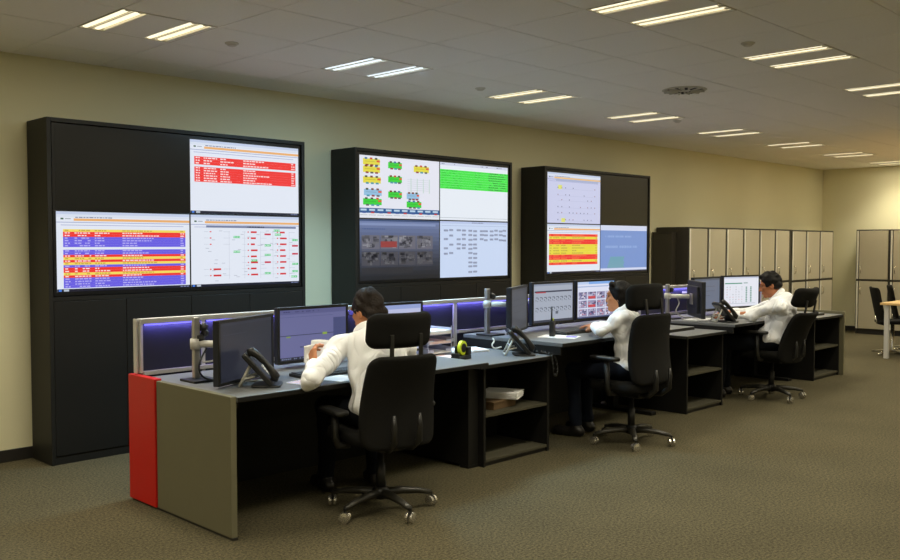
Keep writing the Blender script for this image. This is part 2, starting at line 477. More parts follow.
def pic_flow():
    p = Pic(); header(p); rnd = random.Random(6)
    p.R(.13, .145, .97, .175, (120, 130, 165), 3); p.dashes(.5, .66, .15, .018, (30, 35, 60), 4)
    for col, xs in enumerate((.16, .5, .78)):
        for k in range(8):
            y = .22+k*.088
            if col == 0 and k in (3, 4, 5): continue
            w = .075
            if col == 0 and k < 3: p.R(xs, y+.005, xs+.015, y+.02, (226, 40, 40), 3)
            else:
                p.R(xs, y+.003, xs+.012, y+.02, (226, 40, 40), 3); p.R(xs+.03, y, xs+.03+w*rnd.uniform(.5, 1), y+.025, (218, 36, 40), 3)
            p.R(xs-.05, y+.01, xs-.01, y+.013, (170, 178, 195), 2); p.R(xs+.12, y+.01, xs+.18, y+.013, (170, 178, 195), 2)
    for (x, y) in ((.37, .29), (.37, .5), (.53, .63), (.66, .41), (.66, .55), (.75, .19), (.76, .25), (.66, .82), (.93, .33), (.93, .69), (.93, .8), (.92, .93-.05)):
        p.R(x, y, x+.06, y+.03, (70, 200, 120), 3); p.dashes(x, x+.06, y+.01, .01, (220, 250, 230), 4)
    for (x, y) in ((.66, .25), (.93, .42), (.93, .54), (.66, .66)): p.R(x, y, x+.06, y+.025, (205, 40, 70), 3)
    for x in (.33, .47, .62, .74, .9): p.R(x, .22, x+.003, .9, (200, 205, 220), 2)
    for k in range(40): 
        x, y = rnd.uniform(.1, .92), rnd.uniform(.2, .92); p.R(x, y, x+.03, y+.008, (185, 190, 205), 2)
    return p
def pic_blocks():
    p = Pic(); rnd = random.Random(8); p.R(0, 0, 1, 1, (234, 236, 248), 0)
    Yc, Gc, Bc = (232, 222, 72), (56, 214, 60), (150, 196, 230)
    for (x, y, w, c) in ((.04, .05, .2, Yc), (.04, .17, .2, Yc), (.04, .34, .21, Yc), (.34, .08, .17, Gc), (.34, .31, .17, Gc), (.66, .11, .2, Yc),
                         (.05, .54, .21, Bc), (.34, .56, .17, Gc), (.57, .57, .16, Bc), (.04, .69, .22, Gc), (.57, .71, .19, Gc)):
        h = .1
        p.R(x, y, x+w, y+h, c, 2)
        for q in range(3): p.R(x+w*(.1+.3*q), y-.018, x+w*(.1+.3*q)+.03, y+.012, rnd.choice([(120, 60, 40), (60, 120, 160), (200, 70, 40), (70, 80, 60)]), 3)
        p.R(x+w*.8, y+.02, x+w, y+.05, (226, 90, 50), 3)
        for q in range(3): p.R(x+w*(.15+.28*q), y+h-.012, x+w*(.15+.28*q)+.035, y+h+.016, rnd.choice([(150, 60, 60), (60, 150, 170), (90, 90, 90)]), 3)
        p.R(x+w*.1, y+.04, x+w*.7, y+.048, tuple(int(v*.8) for v in c), 3)
    for k in range(6): p.R(.58, .34+k*.035, .86, .345+k*.035, (196, 206, 214), 2)
    for x in (.62, .7, .78, .86): p.R(x, .32, x+.012, .56, (202, 222, 216), 2)
    p.R(0, .84, 1, .92, (36, 90, 150), 2); p.R(0, .92, 1, 1, (232, 236, 244), 2)
    for k in range(10):
        p.R(.01+k*.1, .855, .08+k*.1, .885, (190, 215, 235), 3); p.R(.03+k*.1, .9, .07+k*.1, .925, (200, 60, 60) if k % 2 else (60, 90, 160), 4)
        p.R(.005+k*.1, .95, .09+k*.1, .955, (120, 130, 150), 3)
    return p
def pic_green():
    p = Pic(); p.R(0, 0, 1, 1, (236, 243, 252), 0); p.R(0, 0, 1, .05, (214, 220, 240), 1); rnd = random.Random(9)
    for k in range(8):
        y = .12+k*.042
        p.R(0, y, 1, y+.0405, (62, 236, 72), 2)
        p.dashes(.03, .3, y+.012, .012, (40, 196, 60), 3, dens=.5, rnd=rnd); p.dashes(.5, .6, y+.012, .012, (40, 190, 60), 3, dens=.5, rnd=rnd)
        p.dashes(.7, .97, y+.01, .014, (30, 120, 50), 3, dens=.8, rnd=rnd)
    p.dashes(.02, .9, .018, .014, (130, 140, 170), 3, dens=.3, rnd=rnd); p.R(0, .955, 1, .962, (170, 180, 190), 2)
    return p
def pic_cams(dim=True):
    p = Pic(); rnd = random.Random(10)
    n = 14
    for k in range(n):
        t = k/(n-1); c = tuple(int(a+(b-a)*t) for a, b in zip((112, 128, 172), (26, 28, 34)))
        p.R(0, k/n, 1, (k+1)/n, c, 0)  # downward fade painted in: the display looks dimmer at this viewing angle
    p.R(0, .0, 1, .03, (60, 80, 120), 2); p.R(0, .06, .95, .1, (132, 148, 190), 2); p.dashes(.03, .3, .15, .015, (70, 90, 140), 3)
    for r in range(2):
        for c in range(4):
            x, y = .02+c*.225, .26+r*.27; f = 1-.3*r  # lower thumbnails darkened to follow the painted fade
            p.R(x, y, x+.215, y+.23, tuple(int(v*f) for v in (104, 104, 118)), 2)
            for q in range(26):
                xx, yy = x+rnd.uniform(0, .15), y+rnd.uniform(0, .16)
                v = rnd.choice([50, 66, 84, 104, 124, 140]); p.R(xx, yy, xx+rnd.uniform(.02, .065), yy+rnd.uniform(.02, .07), tuple(int(a*f) for a in (v, v, v+8)), 3)
            if (r, c) == (0, 1): p.R(x, y+.1, x+.2, y+.2, (150, 60, 60), 4)
        p.R(.02, .5+r*.27, .9, .515+r*.27, (90-30*r, 92-30*r, 105-30*r), 3)
    p.R(.02, .8, .65, .9, (42, 42, 48), 2)
    return p
def pic_dots():
    p = Pic(); rnd = random.Random(11); p.R(0, 0, 1, 1, (206, 222, 250), 0); p.R(0, 0, 1, .04, (190, 205, 240), 1)
    p.R(.02, .075, .98, .08, (150, 165, 200), 2); p.dashes(.45, .62, .015, .014, (110, 120, 150), 3)
    for (x, n) in ((.08, 6), (.155, 6), (.26, 5), (.335, 5), (.43, 10), (.5, 10), (.6, 3), (.66, 3), (.75, 3), (.82, 3), (.89, 3), (.95, 3)):
        for k in range(n):
            if n < 10 and n > 3 and rnd.random() < .15: continue
            y = .13+k*.082+rnd.uniform(0, .025)
            p.R(x-.027, y, x+.027, y+.042, (176, 188, 212), 2); p.dashes(x-.03, x+.03, y+.008, .024, (128, 136, 166), 3, .008, .015, .005, 1, rnd)
    return p
def pic_map():
    p = Pic(); rnd = random.Random(12); header(p, (206, 210, 240), orange=(238, 196, 130))
    p.R(.15, .12, .95, .16, (170, 180, 214), 3)
    for yy in (.28, .42, .52, .66, .78, .92):
        for k in range(11):
            if rnd.random() < .55: p.R(.18+k*.07, yy, .195+k*.07, yy+.022, rnd.choice([(120, 120, 160), (150, 110, 140), (90, 100, 150)]), 3)
        p.R(.18, yy+.03, .85, yy+.034, (180, 186, 220), 2)
    for (x, y) in ((.19, .24), (.25, .9)): p.R(x, y, x+.07, y+.08, (226, 230, 120), 3)
    p.r = [q for q in p.r if q[1] < .96]
    return p
def pic_redyellow():
    p = alarm_rows('RyRRyyyyRRyR', .2, .83, .03, .95, 13, txt=(255, 120, 70))
    return p
def pic_blue():
    p = Pic(); rnd = random.Random(14); p.R(0, 0, 1, 1, (122, 152, 212), 0); p.R(0, 0, 1, .11, (214, 222, 246), 2); p.R(0, .93, 1, 1, (214, 222, 246), 2); p.R(0, .98, 1, 1, (60, 70, 110), 3)
    p.dashes(.1, .65, .22, .04, (150, 178, 226), 3, dens=.8, rnd=rnd); p.dashes(.1, .78, .44, .05, (150, 178, 226), 3, dens=.8, rnd=rnd)
    for k in range(7):
        y = .68+k*.035; p.R(.2-.01*k, y, .5-.01*(k % 3), y+.035, (110+k, 165, 186), 3)
    return p
def pic_page(a=(104, 106, 152)):
    p = Pic(); rnd = random.Random(15); p.R(0, 0, 1, 1, a, 0); p.R(0, 0, 1, .09, tuple(v-14 for v in a), 2)
    p.dashes(.05, .6, .03, .02, tuple(v-50 for v in a), 3, dens=.5, rnd=rnd)
    p.R(.8, .2, 1, .93, (70, 76, 120), 2); p.R(0, .5, .8, .512, (40, 44, 66), 3); p.R(0, .14, .8, .146, tuple(v-30 for v in a), 3)
    p.R(.09, .52, .15, .545, (130, 160, 70), 4); p.R(.63, .485, .7, .53, (140, 170, 60), 4)
    p.dashes(.29, .5, .73, .03, (70, 74, 110), 4, .02, .03, .006, 1, rnd)
    p.R(0, .935, 1, 1, (30, 32, 48), 3); p.dashes(.02, .5, .95, .025, (110, 120, 150), 4, dens=.6, rnd=rnd)
    return p
def pic_dim():
    p = Pic(); p.R(0, 0, 1, 1, (36, 38, 50), 0); p.R(.0, 0, 1, .05, (44, 46, 60), 1); p.dashes(.05, .5, .2, .012, (52, 54, 70), 2); p.R(0, .93, 1, .96, (30, 32, 44), 2)
    return p
def pic_white():
    p = Pic(); p.R(0, 0, 1, 1, (190, 196, 230), 0); p.R(0, 0, 1, .09, (150, 165, 215), 2); p.R(0, .18, 1, .23, (205, 150, 150), 2); p.R(0, .23, 1, .26, (130, 130, 180), 2)
    p.dashes(.05, .9, .4, .02, (120, 120, 160), 3); p.dashes(.05, .7, .5, .02, (120, 120, 160), 3)
    return p
def pic_gauges():
    p = Pic(); rnd = random.Random(16); p.R(0, 0, 1, 1, (168, 176, 192), 0); p.R(0, 0, 1, .05, (140, 150, 172), 1); p.R(.02, .18, .98, .22, (60, 64, 84), 3); p.R(.05, .205, .3, .235, (176, 60, 70), 4)
    for r in range(2):
        for k in range(9):
            x, y = .05+k*.104, .34+r*.27; c = (84, 90, 104)
            p.R(x, y, x+.06, y+.02, c, 3); p.R(x+.05, y+.02, x+.07, y+.06, c, 3); p.R(x, y+.06, x+.015, y+.1, c, 3); p.R(x+.03, y+.1, x+.06, y+.115, (110, 116, 130), 3)
    p.R(.55, .73, .62, .8, (90, 96, 110), 3); p.R(0, .94, 1, 1, (60, 64, 80), 3)
    return p
def pic_photos():
    p = Pic(); rnd = random.Random(17); p.R(0, 0, 1, 1, (226, 230, 248), 0); p.R(.3, 0, 1, .07, (130, 176, 238), 2); p.R(0, 0, .3, .07, (196, 214, 246), 2); p.R(0, .12, 1, .15, (168, 186, 224), 2)
    for r in range(3):
        for c in range(4):
            x, y = .03+c*.245, .28+r*.235
            p.R(x, y, x+.225, y+.205, (150, 148, 182), 2)
            for q in range(22):
                xx, yy = x+rnd.uniform(0, .17), y+rnd.uniform(0, .15)
                cc = rnd.choice([(60, 56, 100), (86, 80, 130), (200, 196, 220), (225, 222, 236), (190, 120, 140), (40, 40, 80), (170, 170, 205)])
                p.R(xx, yy, xx+rnd.uniform(.02, .055), yy+rnd.uniform(.02, .055), cc, 3+q % 3)
            if (r, c) in ((0, 1), (1, 1)): p.R(x+.01, y+.12, x+.2, y+.19, (206, 70, 80), 6)
    p.R(0, .96, 1, 1, (70, 80, 120), 3)
    return p
def pic_diagram():
    p = Pic(); rnd = random.Random(18); p.R(0, 0, 1, 1, (236, 238, 248), 0); p.R(0, 0, 1, .05, (200, 206, 226), 1); p.R(.03, .2, .52, .235, (70, 150, 120), 3); p.R(.56, .19, .68, .23, (170, 190, 190), 3)
    for c in range(6):
        for k in range(7):
            x, y = .08+c*.085, .33+k*.085
            if rnd.random() < .7: p.R(x, y, x+.018, y+.022, rnd.choice([(200, 70, 80), (150, 150, 160), (70, 80, 100)]), 3)
            p.R(x+.006, y, x+.009, y+.08, (196, 200, 210), 2)
    for x in (.62, .75):
        for k in range(9): p.R(x, .34+k*.06, x+.045, .378+k*.06, (66, 140, 120), 3)
    p.R(.05, .9, .9, .91, (150, 160, 180), 3)
    return p
def pic_gray(bg=(100, 110, 132)):
    p = Pic(); p.R(0, 0, 1, 1, bg, 0); dk = tuple(int(v*.8) for v in bg); p.R(0, 0, 1, .06, dk, 2); p.dashes(.1, .8, .25, .02, dk, 3); p.dashes(.1, .8, .4, .02, dk, 3); p.dashes(.1, .6, .55, .02, dk, 3)
    return p

# ---------------------------------------------------------------- video walls
VF, VB, VT = 6.25, WY-.016, 2.395
def video_wall(x0, pics, label):
    x1 = x0+2.155
    t = thing('video_wall', label, 'video wall', (x0, VF, 0))
    off = (x0, VF, 0)
    b = MB()
    b.box(x0, x0+.03, VF, VB, .0, VT); b.box(x1-.03, x1, VF, VB, .0, VT)
    b.box(x0+.03, x1-.03, VF, VB, VT-.03, VT); b.box(x0+.03, x1-.03, VF+.012, VB, 0, .03)
    b.box(x0+.03, x1-.03, VB-.02, VB, .03, VT-.03)
    b.box(x0+.03, x1-.03, VF+.02, VB-.02, 1.135, 1.155)
    part('cabinet_body', b, 'cabinet_dark', t, off=off, bev=.003)
    # lower doors
    n = 4; w = (x1-x0-.06)/n
    for k in range(n):
        a = x0+.03+k*w
        part('lower_door', MB().box(a+.002, a+w-.002, VF+.001, VF+.02, .06, 1.132), 'cabinet_panel', t, .002, off=off)
    part('plinth', MB().box(x0+.03, x1-.03, VF+.006, VF+.03, .0, .057), 'cabinet_dark', t, off=off)
    part('apron_strip', MB().box(x0+.03, x1-.03, VF+.001, VF+.02, 1.136, 1.166), 'cabinet_panel', t, off=off)
    # four displays
    sw = (x1-x0-.06-.016)/2; zm = 1.762; z0 = 1.17; z1 = VT-.034
    for r in range(2):
        for c in range(2):
            a = x0+.038+c*sw; zz0, zz1 = (zm, z1) if r == 0 else (z0, zm)
            p = pics[r*2+c]
            dp = part('display', MB().box(a, a+sw, VF+.012, VF+.09, zz0, zz1), 'bezel', t, .002, off=off)
            bz = .006
            il = .022 if c == 0 else bz; ir = .022 if c == 1 else bz; iu = .028 if r == 0 else bz; idn = .028 if r == 1 else bz
            mx0, mx1, mz0, mz1 = a+il, a+sw-ir, zz0+idn, zz1-iu
            if p is None:
                part('dark_screen', MB().box(mx0, mx1, VF+.0105, VF+.0125, mz0, mz1), 'screen_off', dp, off=off)
            else:
                o = p.build('screen_picture', dp, mx1-mx0, mz1-mz0, VF+.0115-VF, (mx0+mx1)/2-x0, (mz0+mz1)/2)
    return t
video_wall(2.47, [None, pic_red(), pic_colour(), pic_flow()], 'black video wall cabinet with one dark display, red alarm rows and a purple, red and yellow list')
video_wall(5.176, [pic_blocks(), pic_green(), pic_cams(), pic_dots()], 'black video wall cabinet with all four displays lit, one with a bright green block')
video_wall(7.888, [pic_map(), None, pic_redyellow(), pic_blue()], 'black video wall cabinet with a red and yellow list and a plain blue display')

# ---------------------------------------------------------------- lockers
def locker(loc, rz, w, d, h, split, label, group, mirror=False):
    """front faces local -y, origin at the front left floor corner"""
    t = thing('locker', label, 'locker', loc, rz, group)
    b = MB(); e = .018
    b.box(0, e, 0, d, .0, h); b.box(w-e, w, 0, d, .0, h); b.box(e, w-e, 0, d, h-e, h); b.box(e, w-e, .02, d, .07, .09); b.box(e, w-e, d-.01, d, .09, h-e)
    b.box(e, w-e, 0, d-.01, split-.014, split+.014)
    part('body', b, 'locker_body', t, .002)
    part('plinth', MB().box(e, w-e, .03, .05, 0, .07), 'baseboard', t)
    for (z0, z1, up) in ((.095, split-.018, False), (split+.018, h-.022, True)):
        dr = part('door', MB().box(e+.034, w-e-.010, -.004, .016, z0, z1), 'locker_door', t, .003)
        tr = MB().box(e-.004, e+.022, -.010, .004, z0, z1); part('edge_strip', tr, 'locker_trim', dr)
        hz = z0+.16 if up else z1-.16
        hd = MB(); hd.tube([(.085, -.004, hz-.06), (.085, -.03, hz-.045), (.085, -.034, hz), (.085, -.03, hz+.045), (.085, -.004, hz+.06)], .007, 8)
        part('handle', hd, 'chrome', dr, smooth=True)
    return t
edges = [10.753+k*.517 for k in range(7)]
for k in range(6):
    locker((edges[k], 6.1, 0), 0, .5155, WY-6.1-.016, 1.757, .948,
           'tall beige two-door locker, '+ORD[k]+' from the video walls in the run of six', 'beige lockers in the run of six')
b0 = edges[6]+.075
t = solo('filler_post', MB().box(0, .07, 0, .48, 0, 1.757), 'locker_body', 'dark narrow upright filler between the run of six lockers and the run of three', 'filler panel', (edges[6]+.0025, 6.105, 0), bev=.003)
for k in range(3):
    locker((b0+k*.545, 6.1, 0), 0, .5435, WY-6.1-.016, 1.752, .94, 'tall beige two-door locker, '+ORD[2-k]+' from the room corner in the run of three', 'beige lockers in the run of three')
solo('low_side_cabinet', MB().box(0, .1, 0, .3, 0, 1.675).box(-.004, .104, -.004, .304, 1.675, 1.69), 'locker_body', 'narrow dark upright cabinet against the wall, slightly lower than the lockers beside it', 'cabinet', (10.64, 6.285, 0), bev=.002)
for k in range(4):
    locker((15.88, 5.835-k*.545, 0), -math.pi/2, .5435, FX-15.88-.016, 1.775, .918,
           'beige two-door locker standing on the far wall, '+ORD[k]+' from the room corner', 'lockers on the far wall')

# ---------------------------------------------------------------- desks
DY0, DY1 = 4.0, 5.0
DESKS = [(2.525, 4.452, .742), (5.262, 7.16, .805), (7.915, 9.985, .775)]
UZ, UY = .712, 4.11
UNITS = [(4.53, 5.25), (7.235, 7.905), (10.0, 10.715)]
UZ, UY = .712, 4.11
desk_labels = ['grey topped control desk with an olive end panel and a red corner', 'grey topped control desk at which the dark-haired woman sits', 'grey topped control desk by the lockers, with a phone at its near end']
desk_things = []
for k, (x0, x1, z) in enumerate(DESKS):
    off = (x0, DY0, 0)
    t = thing('control_desk', desk_labels[k], 'desk', off); desk_things.append(t)
    w = MB().box(x0, x1, DY0, DY1, z-.028, z)
    part('worktop', w, 'worktop', t, .004, off=off)
    part('front_edge', MB().box(x0, x1, DY0-.004, DY0, z-.027, z-.003), 'desk_dark', t, off=off)
    ap = .03 if k == 0 else .06
    part('side_apron', MB().box(x0+.0, x0+.02, DY0+.02, DY1, z-.028-ap, z-.028), 'desk_dark', t, off=off)
    part('modesty_light_stop', MB().box(x0+.022, x1-.002, DY1-.02, DY1, 0, z-.028), 'desk_dark', t, off=off)  # added behind the desk to stop light leaking onto the floor
    part('rear_beam', MB().box(x0+.02, x1-.02, DY1-.2, DY1-.14, z-.1, z-.028), 'desk_dark', t, off=off)
    if k > 0:
        for xx in (x0+.12, x1-.2):
            lg = part('leg_column', MB().box(xx, xx+.08, 4.7, 4.78, .03, z-.1), 'desk_dark', t, .004, off=off)
            part('foot', MB().box(xx, xx+.08, 4.3, 4.95, 0, .03), 'desk_dark', lg, .004, off=off)
    else:
        part('support_panel', MB().box(4.43, 4.527, 4.16, DY1-.02, .02, UZ-.03), 'desk_dark', t, .002, off=off)
        part('foot', MB().box(4.43, 4.527, 4.16, 4.24, 0, .02), 'desk_dark', t, off=off)
    if k == 0:
        part('end_panel', MB().box(2.488, 2.524, DY0+.008, 4.79, .012, z+.004), 'desk_gray', t, .003, off=off)
        part('plinth_strip', MB().box(2.492, 2.52, DY0+.0, 5.1, 0, .012), 'baseboard', t, off=off)
        part('red_panel', MB().box(2.478, 2.524, 4.793, 5.115, .012, z+.014), 'desk_red', t, .004, off=off, label='bright red corner panel')
shelf_labels = ['dark open shelf unit with white papers lying on its middle shelf', 'dark open shelf unit with empty shelves between two control desks', 'dark open shelf unit with an olive end panel, closing the desk row']
for k, (x0, x1) in enumerate(UNITS):
    off = (x0, UY, 0)
    t = thing('shelf_unit', shelf_labels[k], 'shelf unit', off)
    part('top_board', MB().box(x0-.075 if k != 2 else x0-.012, x1+(.0 if k < 2 else 0), UY-.035, DY1, UZ-.026, UZ), 'worktop', t, .003, off=off)
    part('top_edge', MB().box(x0-.075 if k != 2 else x0-.012, x1, UY-.039, UY-.035, UZ-.026, UZ-.004), 'desk_dark', t, off=off)
    part('side_panel', MB().box(x0, x0+.022, UY, DY1-.02, 0, UZ-.026), 'desk_dark', t, .002, off=off)
    part('side_panel', MB().box(x1-.022, x1, UY, DY1-.02, 0, UZ-.026), 'desk_dark', t, .002, off=off)
    part('back_panel', MB().box(x0+.022, x1-.022, 4.6, 4.618, 0, UZ-.026), 'desk_dark', t, off=off)
    for z in (.05, .36):
        part('shelf', MB().box(x0+.022, x1-.022, UY+.004, 4.6, z-.02, z), 'shelf_board', t, .002, off=off)
    part('plinth', MB().box(x0+.022, x1-.022, UY+.02, UY+.04, 0, .03), 'baseboard', t, off=off)
    if k == 2:
        part('end_panel', MB().box(x1, x1+.035, DY0+.06, 5.06, 0, .745), 'desk_gray', t, .003, off=off)
        part('rear_upstand', MB().box(x0, x1, 4.985, 5.0, UZ, .745), 'desk_gray', t, off=off)

# partition behind the desks ----------------------------------------------
PY = 5.06; PT = 1.085
bays = [(2.52, 5.215, 'on the desk with the red corner'), (5.215, 7.925, 'behind the seated woman'), (7.925, 10.66, 'at the desk by the lockers')]
for k, (a, b_, where) in enumerate(bays):
    off = (a, PY, 0)
    t = thing('desk_screen', 'dark panel screen in aluminium frame with violet light, '+where, 'partition', off)
    mid = a+.42 if k == 0 else (a+b_)/2
    for (p, q) in ((a+.018, mid-.012), (mid+.012, b_-.022)):
        part('panel', MB().box(p, q, PY-.008, PY+.012, .0, PT-.03), 'partition', t, off=off)
        st = part('light_strip', MB().box(p+.01, q-.01, PY-.022, PY-.014, PT-.040, PT-.032), 'led', t, off=off)
        ld = bpy.data.lights.new('strip_light', 'AREA'); ld.shape = 'RECTANGLE'; ld.size = q-p-.03; ld.size_y = .012
        ld.energy = LED_W*(q-p); ld.color = (.30, .26, 1.0)
        lo = link('strip_light', ld, t, ((p+q)/2-off[0], -.03, PT-.042)); lo.rotation_euler = (math.radians(24), 0, 0)
    part('post', MB().box(mid-.012, mid+.012, PY-.02, PY+.02, .0, PT-.03), 'alu_paint', t, .002, off=off)
    part('post', MB().box(a+.0, a+.018, PY-.02, PY+.02, .0 if k else .76, PT-.03), 'alu_paint', t, .003, off=off)
    part('post', MB().box(b_-.022, b_-.001, PY-.02, PY+.02, .0, PT-.03), 'alu_paint', t, .003, off=off)
    part('top_rail', MB().box(a+.0, b_-.001, PY-.026, PY+.026, PT-.03, PT), 'alu_paint', t, .003, off=off)
    zz = DESKS[k][2]
    part('bottom_rail', MB().box(a+.018, b_-.022, PY-.03, PY-.008, zz+.005, zz+.03), 'alu_paint', t, .002, off=off)
    if k == 0: part('end_fin', MB().box(a-.020, a-.012, PY-.01, PY+.03, .76, PT), 'alu_paint', t, .002, off=off)

# ---------------------------------------------------------------- monitors
MW, MH = .575, .36
def monitor(cx, cy, zb, ang, pic, label, mount=None):
    t = thing('monitor', label, 'monitor', (cx, cy, zb), ang)
    part('housing', MB().box(-MW/2, MW/2, -.004, .03, 0, MH).box(-MW*.36, MW*.36, .03, .055, .05, MH-.05), 'monitor_back', t, .004)
    bz = MB(); e = .018
    bz.box(-MW/2, MW/2, -.010, -.004, 0, e); bz.box(-MW/2, MW/2, -.010, -.004, MH-e, MH)
    bz.box(-MW/2, -MW/2+e, -.010, -.004, e, MH-e); bz.box(MW/2-e, MW/2, -.010, -.004, e, MH-e)
    part('bezel', bz, 'black_plastic', t, .001)
    sc = part('screen', MB().box(-MW/2+e, MW/2-e, -.0055, -.004, e, MH-e), 'black_gloss', t)
    pic.build('screen_picture', sc, MW-2*e, MH-2*e, -.0057, 0, MH/2)
    br = MB().box(-.055, .055, .055, .064, MH/2-.055, MH/2+.055)
    part('mounting_plate', br, 'alu', t, .002)
    if mount:
        ml = Matrix.Rotation(-ang, 3, 'Z') @ (Vector((mount[0]-cx, mount[1]-cy, 0)))
        zc = MH/2
        am = MB().tube([(0, .064, zc), (ml.x*.35, .064+(ml.y-.064)*.5, zc), (ml.x, ml.y, zc)], .017, 10)
        part('arm', am, 'alu_paint', t, smooth=True)
    return t
monitor(2.845, 4.41, .755, math.radians(25), pic_dim(), 'dark-screened monitor turned inwards on a pole arm beside the red panelled desk end', None)
monitor(3.56, 4.73, .768, math.radians(1), pic_page(), 'monitor with a lavender page and a dark sidebar, in front of the man holding papers', (3.50, 5.034))
monitor(4.255, 4.74, .755, math.radians(-2), pic_white(), 'monitor with a pale page half hidden behind the head of the man with papers', (4.3, 5.034))
monitor(5.50, 4.615, .835, math.radians(27), pic_gray((62, 65, 70)), 'monitor turned inwards at the near end of the desk of the woman', None)
monitor(6.125, 4.76, .850, math.radians(0), pic_gauges(), 'monitor with rows of small grey gauges in front of the woman', (6.1, 5.034))
monitor(6.755, 4.765, .850, math.radians(-2), pic_photos(), 'monitor with a grid of small photos in front of the woman', (6.8, 5.034))
monitor(8.19, 4.545, .80, math.radians(43), pic_gray(), 'monitor seen from its dark back on the desk by the lockers', None)
monitor(8.775, 4.76, .82, math.radians(0), pic_gray(), 'grey-screened monitor between the turned monitor and the bright one, desk by the lockers', (8.75, 5.034))
monitor(9.40, 4.685, .825, math.radians(-16), pic_diagram(), 'monitor with a bright white diagram in front of the man by the lockers', (9.5, 5.034))

def pole_arm(px, py, z0, top, target, za, label):
    t = thing('monitor_pole', label, 'monitor arm', (px, py, z0))
    h = top-z0
    part('base_plate', MB().box(-.075, .09, -.11, .055, 0, .014), 'black_plastic', t, .004)
    part('pole', MB().box(-.02, .02, -.016, .016, .014, h), 'alu', t, .006)
    cl = part('clamp', MB().lathe([(.032, za-z0-.03), (.034, za-z0), (.032, za-z0+.03)], 16), 'alu_paint', t, smooth=True)
    part('clamp_knob', MB().lathe([(.018, 0), (.022, .02), (.016, .034)], 12, (.03, -.02, za-z0+.06), axis='x'), 'black_plastic', cl)
    dx, dy = target[0]-px, target[1]-py
    part('arm', MB().tube([(0, -.0, za-z0), (dx*.6, dy*.6, za-z0), (dx, dy, za-z0)], .021, 12), 'alu_paint', t, smooth=True)
    part('upper_knob', MB().lathe([(.02, 0), (.026, .025), (.018, .04)], 12, (.02, -.016, h-.06), axis='x'), 'black_plastic', t)
    part('upper_knob', MB().lathe([(.02, 0), (.026, .025), (.018, .04)], 12, (.0, -.016, h-.125), axis='x'), 'black_plastic', t)
    return t
pole_arm(2.672, 4.665, .742, 1.11, (2.805, 4.475), .955, 'aluminium pole on a black plate holding the dark-screened monitor')
pole_arm(5.33, 4.80, .805, 1.175, (5.44, 4.68), 1.05, 'aluminium pole with a short arm at the near end of the desk of the woman')
pole_arm(8.05, 4.80, .775, 1.125, (8.14, 4.605), 1.005, 'aluminium pole with a tangled cable on the desk by the lockers')

# ---------------------------------------------------------------- desk things
def phone(x, y, z, face, label):
    """face: direction the keypad looks (radians)"""
    t = thing('desk_phone', label, 'telephone', (x, y, z), face+math.pi/2)   # local -y is the keypad side
    T = Matrix.Translation((0, .012, .098)) @ Matrix.Rotation(math.radians(-42), 4, 'X')
    bd = MB().slab(.20, .235, .03, .02, .008).xf(T)
    body = part('body', bd, 'phone_black', t, smooth=True)
    kp = MB()
    for r in range(4):
        for c in range(3): kp.box(-.005+c*.025, .013+c*.025, -.018, -.013, -.07+r*.02, -.056+r*.02)
    part('keypad', kp.xf(T), 'phone_gray', body)
    part('display_window', MB().box(-.01, .08, -.0165, -.0135, .04, .085).xf(T), 'key_dark', body)
    hs = MB()
    hs.tube([(-.065, -.022, -.10), (-.065, -.045, -.09), (-.065, -.052, -.05), (-.065, -.055, 0), (-.065, -.052, .06), (-.065, -.045, .095), (-.065, -.022, .105)],
            [.022, .026, .02, .016, .02, .026, .022], 12).xf(T)
    part('handset', hs, 'phone_black', t, smooth=True)
    part('foot', MB().slab(.19, .16, .012, .03, .005).xf(Matrix.Translation((0, -.03, .007)) @ Matrix.Rotation(math.pi/2, 4, 'X')), 'phone_black', t, smooth=True)
    st = MB()
    for s in (-1, 1):
        st.tube([(s*.06, .05, .135), (s*.065, .115, .006)], .008, 8); st.tube([(s*.06, .03, .06), (s*.065, .10, .045)], .006, 8)
    st.tube([(-.065, .112, .008), (.065, .112, .008)], .007, 8); st.tube([(-.06, .078, .078), (.06, .078, .078)], .006, 8)
    part('stand', st, 'phone_gray', t, smooth=True, label='light grey support stand')
    return t
phone(2.83, 4.235, .742, math.radians(-40), 'black desk phone on a grey stand beside the dark-screened monitor')
ph2 = phone(5.10, 4.27, UZ, math.radians(-42), 'black desk phone with a hanging coiled cord on top of the shelf unit with papers')
phone(8.10, 4.20, .775, math.radians(-38), 'black desk phone beside the outstretched hands of the man by the lockers')
cc = MB(); pts = []
cmap = Matrix.Rotation(-(math.radians(-42)+math.pi/2), 3, 'Z')
ctrl = [Vector(q) for q in ((5.19, 4.19, .735), (5.205, 4.12, .735), (5.21, 4.055, .72), (5.212, 4.045, .66), (5.22, 4.045, .58), (5.245, 4.045, .565), (5.262, 4.045, .60), (5.258, 4.05, .67), (5.235, 4.055, .715), (5.22, 4.10, .73))]
for i in range(110):
    u = i/109*(len(ctrl)-1); k = min(int(u), len(ctrl)-2); q = ctrl[k].lerp(ctrl[k+1], u-k); a = i*1.05
    q = cmap @ (q+Vector((.007*math.cos(a), 0, .007*math.sin(a)))-Vector((5.10, 4.27, UZ)))
    pts.append(tuple(q))
part('coiled_cord', cc.tube(pts, .0045, 6), 'cord_black', ph2, smooth=True)

